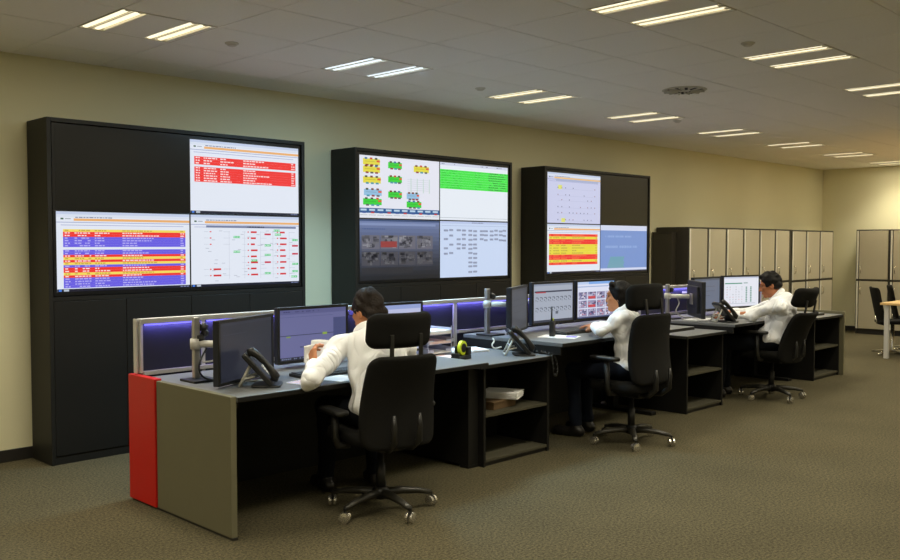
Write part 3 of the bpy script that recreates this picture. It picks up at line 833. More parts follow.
def keyboard(x, y, z, rz, label):
    t = thing('keyboard', label, 'keyboard', (x, y, z), rz)
    part('case', MB().box(-.22, .22, -.075, .075, 0, .018), 'black_plastic', t, .004)
    kb = MB()
    for r in range(6):
        for c in range(20): kb.box(-.21+c*.021, -.192+c*.021, -.065+r*.0215, -.047+r*.0215, .018, .024)
    tag(part('keys', kb, 'key_dark', t), kind='stuff')
    return t
keyboard(3.36, 4.33, .742, math.radians(-6), 'black keyboard in front of the man holding papers')
keyboard(5.97, 4.42, .805, math.radians(2), 'black keyboard between the radio handset and the seated woman')
keyboard(8.66, 4.47, .775, math.radians(5), 'black keyboard under the hands of the man by the lockers')
def mouse(x, y, z, label):
    m = MB().slab(.06, .10, .034, .028, .016).xf(Matrix.Translation((0, 0, .0172)) @ Matrix.Rotation(math.pi/2, 4, 'X'))
    t = thing('computer_mouse', label, 'mouse', (x, y, z)); part('shell', m, 'black_plastic', t, smooth=True)
    part('scroll_wheel', MB().lathe([(.008, -.004), (.008, .004)], 12, (0, .025, .033), axis='x'), 'key_dark', t)
mouse(3.86, 4.32, .742, 'small black mouse beside the keyboard of the man holding papers')
mouse(6.42, 4.40, .805, 'small black mouse beside the keyboard of the seated woman')

def sheets(x, y, z, rz, w, h, n, m, label, name='paper_sheet', cat='paper', group=None, dz=.0012):
    mb = MB(); r2 = random.Random(int(x*100+y*37))
    for k in range(n):
        q = MB().box(-w/2, w/2, -h/2, h/2, k*dz, k*dz+dz*.8); q.xf(Matrix.Translation((r2.uniform(-.006, .006), r2.uniform(-.006, .006), 0)) @ Matrix.Rotation(r2.uniform(-.04, .04), 4, 'Z'))
        mb.add(q.v, q.f)
    return solo(name, mb, m, label, cat, (x, y, z), rz, group=group)
sp = MB(); rs = random.Random(3)
st = thing('striped_leaflet', 'pink and violet striped leaflet lying by the elbow of the man with papers', 'leaflet', (3.085, 4.182, .742), math.radians(12))
part('sheet', MB().box(-.09, .09, -.06, .06, 0, .002), 'paper', st)
for k in range(9): part('printed_stripe', MB().box(-.085+k*.019, -.074+k*.019, -.055, .055, .002, .0026), 'paper_pink' if k % 2 else 'paper_lilac', st)
sheets(3.30, 4.13, .742, .2, .2, .17, 3, 'paper', 'white sheets under the forearm of the man with papers')
sheets(5.62, 4.30, .805, .35, .21, .29, 3, 'paper', 'white sheets under the radio handset on the desk of the woman')
sheets(5.66, 4.22, .8088, .5, .11, .08, 2, 'paper_lilac', 'small violet note beside the radio handset', 'note_pad', 'note')
sheets(8.17, 4.52, .775, .2, .3, .21, 4, 'paper', 'white sheets behind the phone on the desk by the lockers')
sheets(4.99, 4.72, UZ, -.3, .3, .21, 12, 'paper', 'thick pile of white sheets against the raised edge of the next desk', 'paper_pile', 'papers')
sheets(4.62, 4.56, UZ, .3, .18, .2, 4, 'paper_pink', 'pinkish sheets between the letter trays and the tape dispenser')
bx_ = thing('cardboard_box', 'low brown carton under the papers inside the open shelf unit', 'box', (4.84, 4.33, .36), .12)
part('carton', MB().box(-.14, .14, -.13, .13, 0, .045), 'carton', bx_, .003); part('lid', MB().box(-.144, .144, -.134, .134, .045, .058), 'carton', bx_, .002)
sheets(4.94, 4.30, .418, .45, .2, .27, 14, 'paper', 'loose pile of white papers on the carton inside the open shelf unit', 'paper_pile', 'papers', dz=.0034)
# letter trays
tr = thing('letter_tray_stack', 'stack of pale translucent letter trays full of papers', 'letter trays', (4.675, 4.83, UZ), math.radians(-2))
for k in range(3):
    z = .012+k*.07; q = MB()
    q.box(-.12, .12, -.16, .16, z, z+.004); q.box(-.12, -.116, -.16, .16, z, z+.045); q.box(.116, .12, -.16, .16, z, z+.045); q.box(-.12, .12, .156, .16, z, z+.045)
    q.box(-.12, -.06, -.16, -.156, z, z+.03); q.box(.06, .12, -.16, -.156, z, z+.03)
    for (a, b) in ((-.118, -.156), (.118, -.156), (-.118, .156), (.118, .156)): q.tube([(a, b, z-.012), (a, b, z+.06)], .004, 6)
    ty = part('tray', q, 'clear_gray', tr)
    part('papers', MB().box(-.105, .105, -.165, .15, z+.004, z+.012+.008*k), 'paper' if k != 1 else 'paper_pink', ty)

# tape dispenser
td = thing('tape_dispenser', 'black tape dispenser with a roll of bright yellow tape', 'tape dispenser', (4.62, 4.40, UZ), math.radians(14))
part('base', MB().box(-.10, .075, -.035, .035, 0, .03).box(.03, .075, -.035, .035, .03, .085), 'black_plastic', td, .006)
part('side_plate', MB().box(-.05, .06, .024, .035, .03, .095), 'black_plastic', td, .006)
part('cutter', MB().box(-.105, -.085, -.03, .03, .03, .05), 'black_plastic', td, .003)
rl = part('tape_roll', MB().lathe([(.05, -.012), (.05, .012)], 24, (-.0, 0, .082), axis='y'), 'yellow', td, smooth=False)
part('roll_core', MB().lathe([(.032, -.016), (.032, .016)], 20, (-.0, 0, .082), axis='y'), 'black_plastic', rl)

# radio handset
rd = thing('radio_handset', 'black two-way radio with a stub antenna standing on the desk of the woman', 'radio', (5.585, 4.345, .8085), math.radians(20))
part('body', MB().slab(.058, .125, .036, .01, .006).xf(Matrix.Translation((0, 0, .0625))), 'black_plastic', rd, smooth=True)
part('antenna', MB().tube([(-.018, 0, .123), (-.018, 0, .15), (-.018, 0, .235)], [.009, .007, .0055], 10), 'cord_black', rd, smooth=True)
part('volume_knob', MB().lathe([(.008, .124), (.008, .142)], 12, (.014, 0, 0)), 'yellow', rd)
part('speaker_grille', MB().box(-.02, .02, -.0195, -.0178, .06, .10), 'key_dark', rd)

# loose cables
def cable(pts, r, m, label):
    p = [Vector(q) for q in pts]; out = []
    for i in range(len(p)-1):
        a, b, c, d = p[max(i-1, 0)], p[i], p[i+1], p[min(i+2, len(p)-1)]
        for s in range(6):
            t = s/6; out.append(.5*((2*b)+(c-a)*t+(2*a-5*b+4*c-d)*t*t+(3*b-a-3*c+d)*t**3))
    out.append(p[-1]); o0 = out[0]
    return solo('cable', MB().tube([q-o0 for q in out], r, 6), m, label, 'cable', o0, smooth=True)
cable([(2.715, 4.62, .93), (2.65, 4.57, .88), (2.63, 4.56, .82), (2.66, 4.55, .77), (2.74, 4.53, .748)], .006, 'cord_black', 'black cable looping down the pole of the dark-screened monitor')
cable([(2.70, 4.64, .85), (2.735, 4.60, .855), (2.77, 4.56, .88), (2.80, 4.515, .90)], .005, 'cord_gray', 'thin grey cable from the pole to the dark-screened monitor')
cable([(2.74, 4.42, .748), (2.80, 4.37, .748), (2.84, 4.41, .748), (2.92, 4.36, .748), (3.02, 4.43, .748)], .006, 'cord_gray', 'pale cables bunched under the dark-screened monitor')
cable([(5.00, 4.36, UZ+.06), (4.96, 4.39, UZ+.05), (4.95, 4.41, UZ+.075), (4.985, 4.42, UZ+.1), (4.99, 4.44, UZ+.12)], .006, 'cord_gray', 'white cord looping up behind the phone on the shelf unit')
cable([(8.092, 4.712, .986), (8.12, 4.71, .93), (8.10, 4.73, .85), (8.20, 4.71, .79), (8.30, 4.665, .785)], .006, 'cord_gray', 'grey cable hanging from the pole on the desk by the lockers')

# ---------------------------------------------------------------- office chairs
def make_chair(phase, recline=0.0, lift=0.0, arm_z=.675):
    t = thing('office_chair', 'x', 'office chair'); armrests = True
    RC = Matrix.Translation((0, -.1, .45+lift)) @ Matrix.Rotation(recline, 4, 'X') @ Matrix.Translation((0, .1, -.45))
    part('base_hub', MB().lathe([(.03, .07), (.05, .08), (.05, .12), (.035, .14)], 20), 'chair_plastic', t, smooth=True)
    for k in range(5):
        a = phase+k*2*math.pi/5; ca, sa = math.cos(a), math.sin(a)
        lg = MB()
        prof = [(.03, .105, .030, .026), (.12, .108, .026, .022), (.22, .098, .021, .018), (.30, .082, .017, .014)]
        vs_, fs_ = [], []
        for (r_, z, hw, hh) in prof:
            for q in range(10):
                b = 2*math.pi*q/10; y = hw*math.cos(b); zz = z+hh*math.sin(b)
                vs_.append((r_*ca-y*sa, r_*sa+y*ca, zz))
        for i in range(3):
            for q in range(10): fs_.append((i*10+q, i*10+(q+1) % 10, (i+1)*10+(q+1) % 10, (i+1)*10+q))
        fs_.append(tuple(range(10))); fs_.append(tuple(range(30, 40)))
        lg.add(vs_, fs_)
        leg = part('base_leg', lg, 'chair_gray', t, smooth=True)
        Mx = Matrix.Translation((.305*ca, .305*sa, 0)) @ Matrix.Rotation(a+math.pi/2+.5, 4, 'Z')
        cs = MB()
        for s in (-1, 1): cs.lathe([(.010, s*.006), (.030, s*.007), (.032, s*.014), (.030, s*.022), (.012, s*.025)], 18, (0, 0, .032), axis='y')
        part('caster_wheel', cs.xf(Mx), 'caster', leg, smooth=False, label='silver twin caster wheel')
        part('caster_stem', MB().tube([(0, 0, .04), (0, 0, .085)], .008, 8).xf(Mx), 'chair_plastic', leg)
    part('gas_column', MB().lathe([(.028, .12), (.028, .27), (.02, .272), (.02, .38)], 18), 'chair_plastic', t, smooth=True)
    part('mechanism', MB().box(-.09, .09, -.14, .10, .365, .415), 'chair_plastic', t, .01)
    part('lever', MB().tube([(.08, -.02, .39), (.16, -.03, .385), (.25, -.03, .38)], [.006, .006, .012], 8), 'chair_gray', t, smooth=True)
    def seatw(x, y, z):  # slab (x, thickness y, z) -> lying cushion
        yy = z; th = y
        dip = -.018*max(0, 1-(x/.24)**2)*max(0, 1-(yy/.24)**2) if th > 0 else 0
        fr = -.025*max(0, (yy-.12)/.12)**2
        return (x, yy+.02, .457+th+dip+fr)
    part('seat', MB().slab(.49, .47, .085, .09, .035, seatw), 'fabric_black', t, smooth=True)
    def backw(x, y, z):
        tz = (z+.26)/.52
        sc = 1.0-.10*max(0, tz-.35)/.65-.04*max(0, .25-tz)/.25
        bow = -.05*(tz-.38)**2*2.2+.018*math.cos((tz-.3)*3)     # lumbar curve
        wrap = .05*(abs(x)/.23)**2
        return (x*sc, -.245+y+bow+wrap-.02*tz, .665+z)
    bk = part('backrest', MB().slab(.475, .52, .055, .06, .025, backw).xf(RC), 'fabric_black', t, smooth=True)
    for s in (-1, 1):
        part('back_bracket', MB().tube([(s*.06, -.10, .39), (s*.075, -.22, .40), (s*.08, -.285, .45), (s*.082, -.292, .54), (s*.082, -.288, .60)], [.018, .02, .02, .016, .009], 8), 'chair_plastic', t, smooth=True)
        part('headrest_post', MB().box(s*.092-.011, s*.092+.011, -.292, -.278, .85, 1.04).xf(RC), 'chair_plastic', t, .002)
        if armrests:
            pad = MB().slab(.085, .26, .03, .035, .012).xf(Matrix.Translation((s*.285, .03, arm_z)) @ Matrix.Rotation(math.pi/2, 4, 'X'))
            ar = part('armrest', pad, 'chair_plastic', t, smooth=True)
            part('armrest_post', MB().tube([(s*.20, .0, .405), (s*.27, .0, .41), (s*.29, .0, .46), (s*.287, .01, arm_z-.015)], [.02, .022, .022, .02], 10), 'chair_plastic', ar, smooth=True)
    def headw(x, y, z):
        return (x, -.262+y+.05*(abs(x)/.18)**2-.015*z/.1, 1.058+z)
    part('headrest', MB().slab(.40, .195, .075, .05, .034, headw).xf(RC), 'fabric_black', t, smooth=True)
    return t
def place_chair(x, y, face, phase, label, **kw):
    c = make_chair(phase-(face-math.pi/2), **kw)
    c.location = (x, y, 0); c.rotation_euler = (0, 0, face-math.pi/2); c['label'] = label
    return c
R = math.radians
CH = [(3.385, 3.87, R(79)), (5.905, 3.825, R(85)), (8.60, 3.955, R(88))]
place_chair(*CH[0], R(45), 'black high-back office chair with headrest in which the man with papers sits', arm_z=.60)
place_chair(*CH[1], R(3), 'black high-back office chair with headrest in which the woman sits', lift=.06, recline=-.15)
place_chair(*CH[2], R(24), 'black high-back office chair with headrest in which the man by the lockers sits', recline=.2)

# ---------------------------------------------------------------- meeting table and visitor chairs
tb = thing('meeting_table', 'pale wood topped table on square grey legs beside the far lockers', 'table', (12.70, 3.0, 0))
off = (12.70, 3.0, 0)
part('tabletop', MB().box(12.66, 14.95, 2.2, 4.33, .715, .745), 'table_wood', tb, .003, off=off)
for (x, y) in ((12.70, 4.25), (14.89, 4.25), (12.70, 2.28), (14.89, 2.28)):
    part('leg', MB().box(x-.025, x+.03, y-.025, y+.03, 0, .715), 'alu_paint', tb, .003, off=off)
def visitor_chair(x, y, face, label):
    t = thing('visitor_chair', label, 'chair', (x, y, 0), face-math.pi/2)
    part('seat', MB().slab(.46, .44, .05, .06, .02, lambda a, b, c: (a, c+.02, .45+b)), 'fabric_black', t, smooth=True)
    part('backrest', MB().slab(.5, .52, .035, .05, .014, lambda a, b, c: (a*(1-.12*(.26-c)/.52), -.18+b-.2*(c+.26)+.05*(abs(a)/.25)**2, .67+c)), 'fabric_black', t, smooth=True)
    part('post', MB().lathe([(.03, .03), (.025, .06), (.025, .42)], 16), 'chrome', t, smooth=True)
    part('back_link', MB().tube([(0, -.08, .425), (0, -.2, .43), (0, -.22, .52)], .018, 8), 'chrome', t, smooth=True)
    for k in range(4):
        a = R(45)+k*math.pi/2
        part('foot_arm', MB().tube([(0, 0, .05), (.15*math.cos(a), .15*math.sin(a), .035), (.31*math.cos(a), .31*math.sin(a), .012)], [.02, .016, .011], 8), 'chrome', t, smooth=True)
    return t
visitor_chair(13.28, 4.37, R(-60), 'black visitor chair on a chrome foot at the meeting table, closest to its near corner')
visitor_chair(13.98, 4.38, R(-72), 'black visitor chair at the meeting table, second along its locker side')

#PEOPLE-BEGIN
# ---------------------------------------------------------------- people (signed distance fields meshed by surface nets)
V3 = lambda *a: np.array(a, dtype=np.float64)
def unit(v): v = np.asarray(v, float); return v/np.linalg.norm(v)
def sdf_mesh(name, prims, vox, m, fold=0.0, ffreq=40.0, seed=0):
    """prims: ('c', a, b, ra, rb, k) tapered capsule | ('e', c, axes3x3, radii, k) ellipsoid | ('-e', ...) carve"""
    lo = np.full(3, 1e9); hi = np.full(3, -1e9)
    bbs = []
    for p in prims:
        if p[0] == 'c': l = np.minimum(p[1]-p[3], p[2]-p[4]); h = np.maximum(p[1]+p[3], p[2]+p[4])
        else:
            ext = np.sqrt(((p[2].T*p[3])**2).sum(1)); l = p[1]-ext; h = p[1]+ext
        bbs.append((l, h))
        if p[0] != '-e': lo = np.minimum(lo, l); hi = np.maximum(hi, h)
    lo -= .03; hi += .03
    n = np.ceil((hi-lo)/vox).astype(int)+1
    ax = [(lo[i]+vox*np.arange(n[i])).astype(np.float32) for i in range(3)]
    F = np.full(n, .06, np.float32)
    for p, (l, h) in zip(prims, bbs):
        k = p[-1]; pad = .03+k
        s = [slice(max(0, int((l[i]-pad-lo[i])/vox)), min(n[i], int((h[i]+pad-lo[i])/vox)+2)) for i in range(3)]
        X = ax[0][s[0]][:, None, None]; Y = ax[1][s[1]][None, :, None]; Z = ax[2][s[2]][None, None, :]
        if X.size == 0 or Y.size == 0 or Z.size == 0: continue
        if p[0] == 'c':
            a, b = p[1], p[2]; ba = b-a; L2 = max(float(ba@ba), 1e-9)
            px, py, pz = X-a[0], Y-a[1], Z-a[2]
            t = np.clip((px*ba[0]+py*ba[1]+pz*ba[2])/L2, 0, 1)
            d = np.sqrt((px-ba[0]*t)**2+(py-ba[1]*t)**2+(pz-ba[2]*t)**2)-(p[3]+(p[4]-p[3])*t)
        else:
            c, A, r = p[1], p[2], p[3]
            px, py, pz = X-c[0], Y-c[1], Z-c[2]
            q = [A[i][0]*px+A[i][1]*py+A[i][2]*pz for i in range(3)]
            k0 = np.sqrt((q[0]/r[0])**2+(q[1]/r[1])**2+(q[2]/r[2])**2)
            k1 = np.sqrt((q[0]/r[0]**2)**2+(q[1]/r[1]**2)**2+(q[2]/r[2]**2)**2)+1e-6
            d = k0*(k0-1)/k1
        f = F[s[0], s[1], s[2]]
        if p[0] == '-e':
            d = -d; hh = np.clip(.5-.5*(f-d)/k, 0, 1); F[s[0], s[1], s[2]] = f*(1-hh)+d*hh+k*hh*(1-hh)
        else:
            hh = np.clip(.5+.5*(f-d)/k, 0, 1); F[s[0], s[1], s[2]] = f*(1-hh)+d*hh-k*hh*(1-hh)
    if fold > 0:
        rn = np.random.RandomState(seed)
        X, Y, Z = ax[0][:, None, None], ax[1][None, :, None], ax[2][None, None, :]
        for q in range(5):
            w = rn.normal(size=3); w = w/np.linalg.norm(w)*ffreq*rn.uniform(.6, 1.5); ph = rn.uniform(0, 6.28, 2)
            warp = .8*np.sin(X*w[1]*.5+Z*w[0]*.4+ph[1])
            F += (fold/2.2*np.sin(X*w[0]+Y*w[1]+Z*w[2]+ph[0]+warp)).astype(np.float32)
    F[0] = F[-1] = .06; F[:, 0] = F[:, -1] = .06; F[:, :, 0] = F[:, :, -1] = .06
    ins = F < 0
    # surface nets
    c8 = [(i, j, k) for i in (0, 1) for j in (0, 1) for k in (0, 1)]
    cnt = np.zeros(tuple(n-1), np.int8)
    for (i, j, k) in c8: cnt += ins[i:n[0]-1+i, j:n[1]-1+j, k:n[2]-1+k]
    act = (cnt > 0) & (cnt < 8)
    ci = np.argwhere(act); idx = np.full(act.shape, -1, np.int64); idx[act] = np.arange(len(ci))
    acc = np.zeros((len(ci), 3)); num = np.zeros(len(ci))
    for a in range(8):
        for b in range(a+1, 8):
            da = np.array(c8[b])-np.array(c8[a])
            if np.abs(da).sum() != 1: continue
            pa = ci+np.array(c8[a]); pb = ci+np.array(c8[b])
            fa = F[pa[:, 0], pa[:, 1], pa[:, 2]]; fb = F[pb[:, 0], pb[:, 1], pb[:, 2]]
            cr = (fa < 0) != (fb < 0)
            t = np.where(cr, fa/np.where(cr, fa-fb, 1), 0)
            pos = np.array(c8[a])[None, :]+da[None, :]*t[:, None]
            acc += np.where(cr[:, None], pos, 0); num += cr
    verts = lo+(ci+acc/num[:, None])*vox
    faces = []
    for d in range(3):
        e1, e2 = [i for i in range(3) if i != d]
        sl0 = [slice(None)]*3; sl1 = [slice(None)]*3; sl0[d] = slice(0, n[d]-1); sl1[d] = slice(1, n[d])
        A_, B_ = ins[tuple(sl0)], ins[tuple(sl1)]
        ed = np.argwhere(A_ != B_)
        ok = (ed[:, e1] > 0) & (ed[:, e2] > 0) & (ed[:, e1] < n[e1]-1) & (ed[:, e2] < n[e2]-1)
        ed = ed[ok]; sgn = A_[ed[:, 0], ed[:, 1], ed[:, 2]]
        q = []
        for (u, v) in ((-1, -1), (0, -1), (0, 0), (-1, 0)):
            w = ed.copy(); w[:, e1] += u; w[:, e2] += v; q.append(idx[w[:, 0], w[:, 1], w[:, 2]])
        q = np.stack(q, 1)
        flip = sgn if d != 1 else ~sgn
        q[~flip] = q[~flip][:, ::-1]
        faces.append(q)
    faces = np.concatenate(faces)
    me = bpy.data.meshes.new(name)
    me.vertices.add(len(verts)); me.vertices.foreach_set('co', verts.astype(np.float32).ravel())
    me.loops.add(faces.size); me.loops.foreach_set('vertex_index', faces.astype(np.int32).ravel())
    me.polygons.add(len(faces)); me.polygons.foreach_set('loop_start', np.arange(0, faces.size, 4, dtype=np.int32))
    me.polygons.foreach_set('loop_total', np.full(len(faces), 4, np.int32))
    me.polygons.foreach_set('use_smooth', np.ones(len(faces), bool))
    me.materials.append(MATS[m]); me.update(calc_edges=True); me.validate()
    return me

def hand_prims(w, d, nb, side, curl, k=.006, spread=1.0, thumb=.9):
    """w wrist, d pointing direction, nb normal of the back of the hand, side +1: thumb on +lateral"""
    d = unit(d); nb = unit(nb-d*(nb@d)); lat = np.cross(d, nb)*side
    P = []
    offs = [.030, .010, -.010, -.028]; lens = [.94, 1.05, .98, .78]
    for o, ln in zip(offs, lens):
        kn = w+d*(.088 if abs(o) < .02 else .082)+lat*o*spread
        P.append(('c', w+d*.012+lat*o*.55, kn, .014, .0115, .012))
        p = kn; ang = 0; r = .0095
        for s, (L, c) in enumerate(((.042, curl), (.027, curl*1.15), (.021, curl*.8))):
            ang += c; q = p+(d*math.cos(ang)-nb*math.sin(ang))*L*ln
            P.append(('c', p, q, r, r-.0009, k)); p = q; r -= .0009
    b = w+d*.028+lat*.022; m1 = b+d*.030+lat*.028-nb*.012*thumb; m2 = m1+d*.030+lat*.004-nb*.014*thumb; m3 = m2+d*.024-lat*.006-nb*.010*thumb
    P += [('c', b, m1, .016, .0125, .010), ('c', m1, m2, .0115, .0105, k), ('c', m2, m3, .0105, .0085, k)]
    return P

def person(origin, label, J, skin, hair, lower, hair_style, head_dir, head_pitch=0.0, build=1.0, glasses=False, foldseed=1):
    """J: joints in world space. The thing's base is on the floor under the hips."""
    ox = V3(origin[0], origin[1], 0)
    j = {a: V3(*b)-ox for a, b in J.items()}
    t = thing('person', label, 'person', (origin[0], origin[1], 0))
    pel, wai, che, nec, head = j['pelvis'], j['waist'], j['chest'], j['neck'], j['head']
    sl, sr = j['shoulder_l'], j['shoulder_r']
    lat = unit((sr-sl)*V3(1, 1, .3)); up = unit(nec-pel); fwd = unit(np.cross(up, lat)); up = np.cross(lat, fwd)
    A = np.stack([lat, fwd, up]); B = build
    hl = unit(j['hip_r']-j['hip_l']); hf = unit(np.cross(V3(0, 0, 1), hl)); HA = np.stack([hl, hf, V3(0, 0, 1)])
    mid = (sl+sr)/2
    # head frame
    f0 = V3(math.cos(head_dir), math.sin(head_dir), 0); rt = V3(math.sin(head_dir), -math.cos(head_dir), 0)
    fh = f0*math.cos(head_pitch)-V3(0, 0, 1)*math.sin(head_pitch); uh = np.cross(rt, fh)
    H = lambda r_, f_, u_: head+rt*r_+fh*f_+uh*u_
    HB = np.stack([rt, fh, uh])
    body = []; NL = .013 if hair_style == 'long' else .021
    # trunk and limbs under the clothes
    body += [('e', (pel+wai)/2, HA, V3(.135, .10, .14)*B, .03), ('e', che, A, V3(.135, .09, .17)*B, .04), ('c', sl, sr, .04, .04, .03)]
    body += [('c', nec-up*.05, nec+(head-nec)*.35, .052, .05, .02), ('c', nec+(head-nec)*.2, H(0, -.015, -.05), .050, .052, .02)]
    for s in ('l', 'r'):
        S, E, W_ = j['shoulder_'+s], j['elbow_'+s], j['wrist_'+s]
        body += [('c', S, E, .042*B, .036*B, .02), ('c', E, W_, .036*B, .026, .012)]
        h_, k_, a_ = j['hip_'+s], j['knee_'+s], j['ankle_'+s]
        body += [('c', h_, k_, .068*B, .048*B, .02), ('c', k_, a_, .046*B, .032, .015), ('c', a_, V3(a_[0], a_[1], .045), .03, .026, .01), ('c', V3(a_[0], a_[1], .042), V3(a_[0], a_[1], .036)+unit((k_-h_)*V3(1, 1, 0))*.13, .026, .022, .01)]
        hd, hn, curl = J_hand[origin][s]
        body += hand_prims(W_, V3(*hd), V3(*hn), -1 if s == 'l' else 1, curl)
    # head
    body += [('e', H(0, -.012, .018), HB, V3(.073, .092, .098), .02), ('e', H(0, .028, -.045), HB, V3(.057, .062, .072), .03),
             ('c', H(-.018, .068, -.098), H(.018, .068, -.098), .020, .020, .02), ('c', H(-.035, .0, -.085), H(.035, .0, -.085), .03, .03, .03),
             ('c', H(0, .083, .006), H(0, .083+NL, -.032), .008, .011, .012), ('c', H(-.011, .076+NL, -.036), H(.011, .076+NL, -.036), .008, .008, .008),
             ('c', H(-.04, .074, .024), H(.04, .074, .024), .014, .014, .012),
             ('c', H(-.045, .06, -.022), H(-.03, .07, -.03), .016, .014, .014), ('c', H(.045, .06, -.022), H(.03, .07, -.03), .016, .014, .014),
             ('c', H(-.02, .086, -.066), H(.02, .086, -.066), .008, .008, .008),
             ('-e', H(-.031, .094, .004), HB, V3(.017, .012, .010), .008), ('-e', H(.031, .094, .004), HB, V3(.017, .012, .010), .008)]
    for s in (-1, 1):
        body += [('e', H(s*.076, -.010, -.012), HB, V3(.010, .021, .033), .006), ('-e', H(s*.086, -.006, -.012), HB, V3(.006, .011, .019), .004)]
    bo = link('body', sdf_mesh('body', body, .0045, skin), t)
    for s in (-1, 1):
        ey = MB().lathe([(.001, -.009), (.006, -.007), (.009, -.0025), (.009, .0025), (.006, .007), (.001, .009)], 12, H(s*.031, .0745, .005))
        eo = part('eye', ey, 'eye', bo, smooth=True)
        ib = link('eyebrow', sdf_mesh('eyebrow', [('c', H(s*.016, .089, .027), H(s*.048, .076, .026), .0045, .003, .002)], .0025, hair), bo)
    link('lips', sdf_mesh('lips', [('c', H(-.02, .091, -.064), H(.02, .091, -.064), .0055, .0055, .003), ('c', H(-.016, .090, -.072), H(.016, .090, -.072), .006, .006, .003)], .0025, 'lips'), bo)
    # hair
    if hair_style == 'short':
        hp = [('e', H(0, -.016, .026), HB, V3(.086, .103, .104), .02), ('c', H(-.045, -.075, -.03), H(.045, -.075, -.03), .034, .034, .02),
              ('c', H(0, .055, .098), H(0, -.05, .108), .018, .020, .02),
              ('c', H(-.072, -.012, .03), H(-.074, .002, -.005), .012, .008, .01), ('c', H(.072, -.012, .03), H(.074, .002, -.005), .012, .008, .01),
              ('-e', H(0, .10, -.035), HB, V3(.10, .078, .105), .01), ('-e', H(-.085, .01, -.055), HB, V3(.03, .05, .05), .01), ('-e', H(.085, .01, -.055), HB, V3(.03, .05, .05), .01)]
        fo = .0045
    else:
        hp = [('e', H(0, -.016, .022), HB, V3(.080, .098, .101), .02), ('e', H(0, -.065, -.05), HB, V3(.070, .055, .10), .03),
              ('c', H(-.062, -.01, .05), H(-.070, -.02, -.07), .026, .020, .02), ('c', H(.062, -.01, .05), H(.070, -.02, -.07), .026, .020, .02),
              ('c', H(0, -.105, -.02), H(0, -.125, -.10), .034, .026, .03), ('c', H(-.05, .05, .095), H(.05, .05, .095), .02, .02, .02),
              ('-e', H(0, .105, -.045), HB, V3(.10, .082, .115), .01)]
        fo = .0022
    link('hair', sdf_mesh('hair', hp, .0045, hair, fo, 90, foldseed+3), bo)
    if glasses:
        g = MB()
        for s in (-1, 1):
            g.tube([H(s*.058, .088, .01), H(s*.078, .04, .012), H(s*.080, -.005, .008)], .0025, 6)
            ring = [H(s*.033+.024*math.cos(a), .100, .004+.018*math.sin(a)) for a in np.linspace(0, 2*math.pi, 17)]
            g.tube(ring, .0022, 6)
        g.tube([H(-.01, .101, .008), H(.01, .101, .008)], .002, 6)
        part('glasses', g, 'black_gloss', bo, smooth=True)
    # shirt
    sh = [('e', pel+V3(0, 0, .02), HA, V3(.178, .142, .11)*B, .05), ('e', wai, A, V3(.152, .125, .16)*B, .06), ('e', che, A, V3(.172, .122, .19)*B, .06),
          ('e', che+up*.10+fwd*-.015, A, V3(.165, .10, .10)*B, .05), ('c', sl, sr, .058*B, .058*B, .05), ('c', nec-up*.06, nec+(head-nec)*.1, .085*B, .060, .04)]
    for s in ('l', 'r'):
        S, E, W_ = j['shoulder_'+s], j['elbow_'+s], j['wrist_'+s]; c0 = W_+(E-W_)*.06
        sh += [('c', S, E, .062*B, .050*B, .035), ('c', E, c0, .049*B, .037, .025)]
    so = link('shirt', sdf_mesh('shirt', sh, .006, 'shirt', .0085, 38, foldseed), t)
    for s in ('l', 'r'):
        E, W_ = j['elbow_'+s], j['wrist_'+s]; dd = unit(W_-E)
        link('cuff', sdf_mesh('cuff', [('c', W_-dd*.045, W_-dd*.006, .0385, .0365, .004)], .004, 'shirt_trim'), so)
    cu = unit(head-nec); ring = []
    cr, cf = unit(np.cross(fwd, cu)), None
    cf = np.cross(cu, cr)
    for q in range(17):
        a = math.radians(100)+math.radians(340)*q/16
        c_ = nec+cu*.012+cr*math.cos(a)*.062+cf*math.sin(a)*.066+cu*(-.022*math.sin(a)+.012)
        ring.append(c_)
    cp = [('c', ring[q], ring[q+1], .013, .013, .02) for q in range(16)] + [('c', ring[q]-cu*.02+(ring[q]-nec)*.12, ring[q+1]-cu*.02+(ring[q+1]-nec)*.12, .011, .011, .025) for q in range(16)]
    link('collar', sdf_mesh('collar', cp, .0045, 'shirt_trim'), so)
    # trousers and shoes
    tp = [('e', pel-V3(0, 0, .02), HA, V3(.168, .135, .10)*B, .05)]
    for s in ('l', 'r'):
        h_, k_, a_ = j['hip_'+s], j['knee_'+s], j['ankle_'+s]
        tp += [('c', h_, k_, .086*B, .066*B, .04), ('c', k_, a_+V3(0, 0, .02), .064*B, .050, .03)]
    link('trousers', sdf_mesh('trousers', tp, .007, lower, .004, 40, foldseed+1), t)
    for s in ('l', 'r'):
        a_ = j['ankle_'+s]; td_ = unit((j['knee_'+s]-j['hip_'+s])*V3(1, 1, 0))
        g0 = V3(a_[0], a_[1], 0)
        sp_ = [('c', g0+V3(0, 0, .042)-td_*.035, g0+V3(0, 0, .038)+td_*.16, .038, .034, .02), ('c', g0+V3(0, 0, .07), g0+V3(0, 0, .105), .042, .04, .03), ('c', g0+V3(0, 0, .03)+td_*.06, g0+V3(0, 0, .03)+td_*.17, .045*.66, .03, .02)]
        link('shoe', sdf_mesh('shoe', sp_, .006, 'shoe'), t)
    return t

def frame_pts(o, ang, d):
    f = (math.cos(ang), math.sin(ang)); r = (math.sin(ang), -math.cos(ang))
    return {k: (o[0]+r[0]*v[0]+f[0]*v[1], o[1]+r[1]*v[0]+f[1]*v[1], v[2]) for k, v in d.items()}
J_hand = {}
P1O, P2O, P3O = (3.40, 3.93), (5.945, 3.88), (8.53, 3.95)
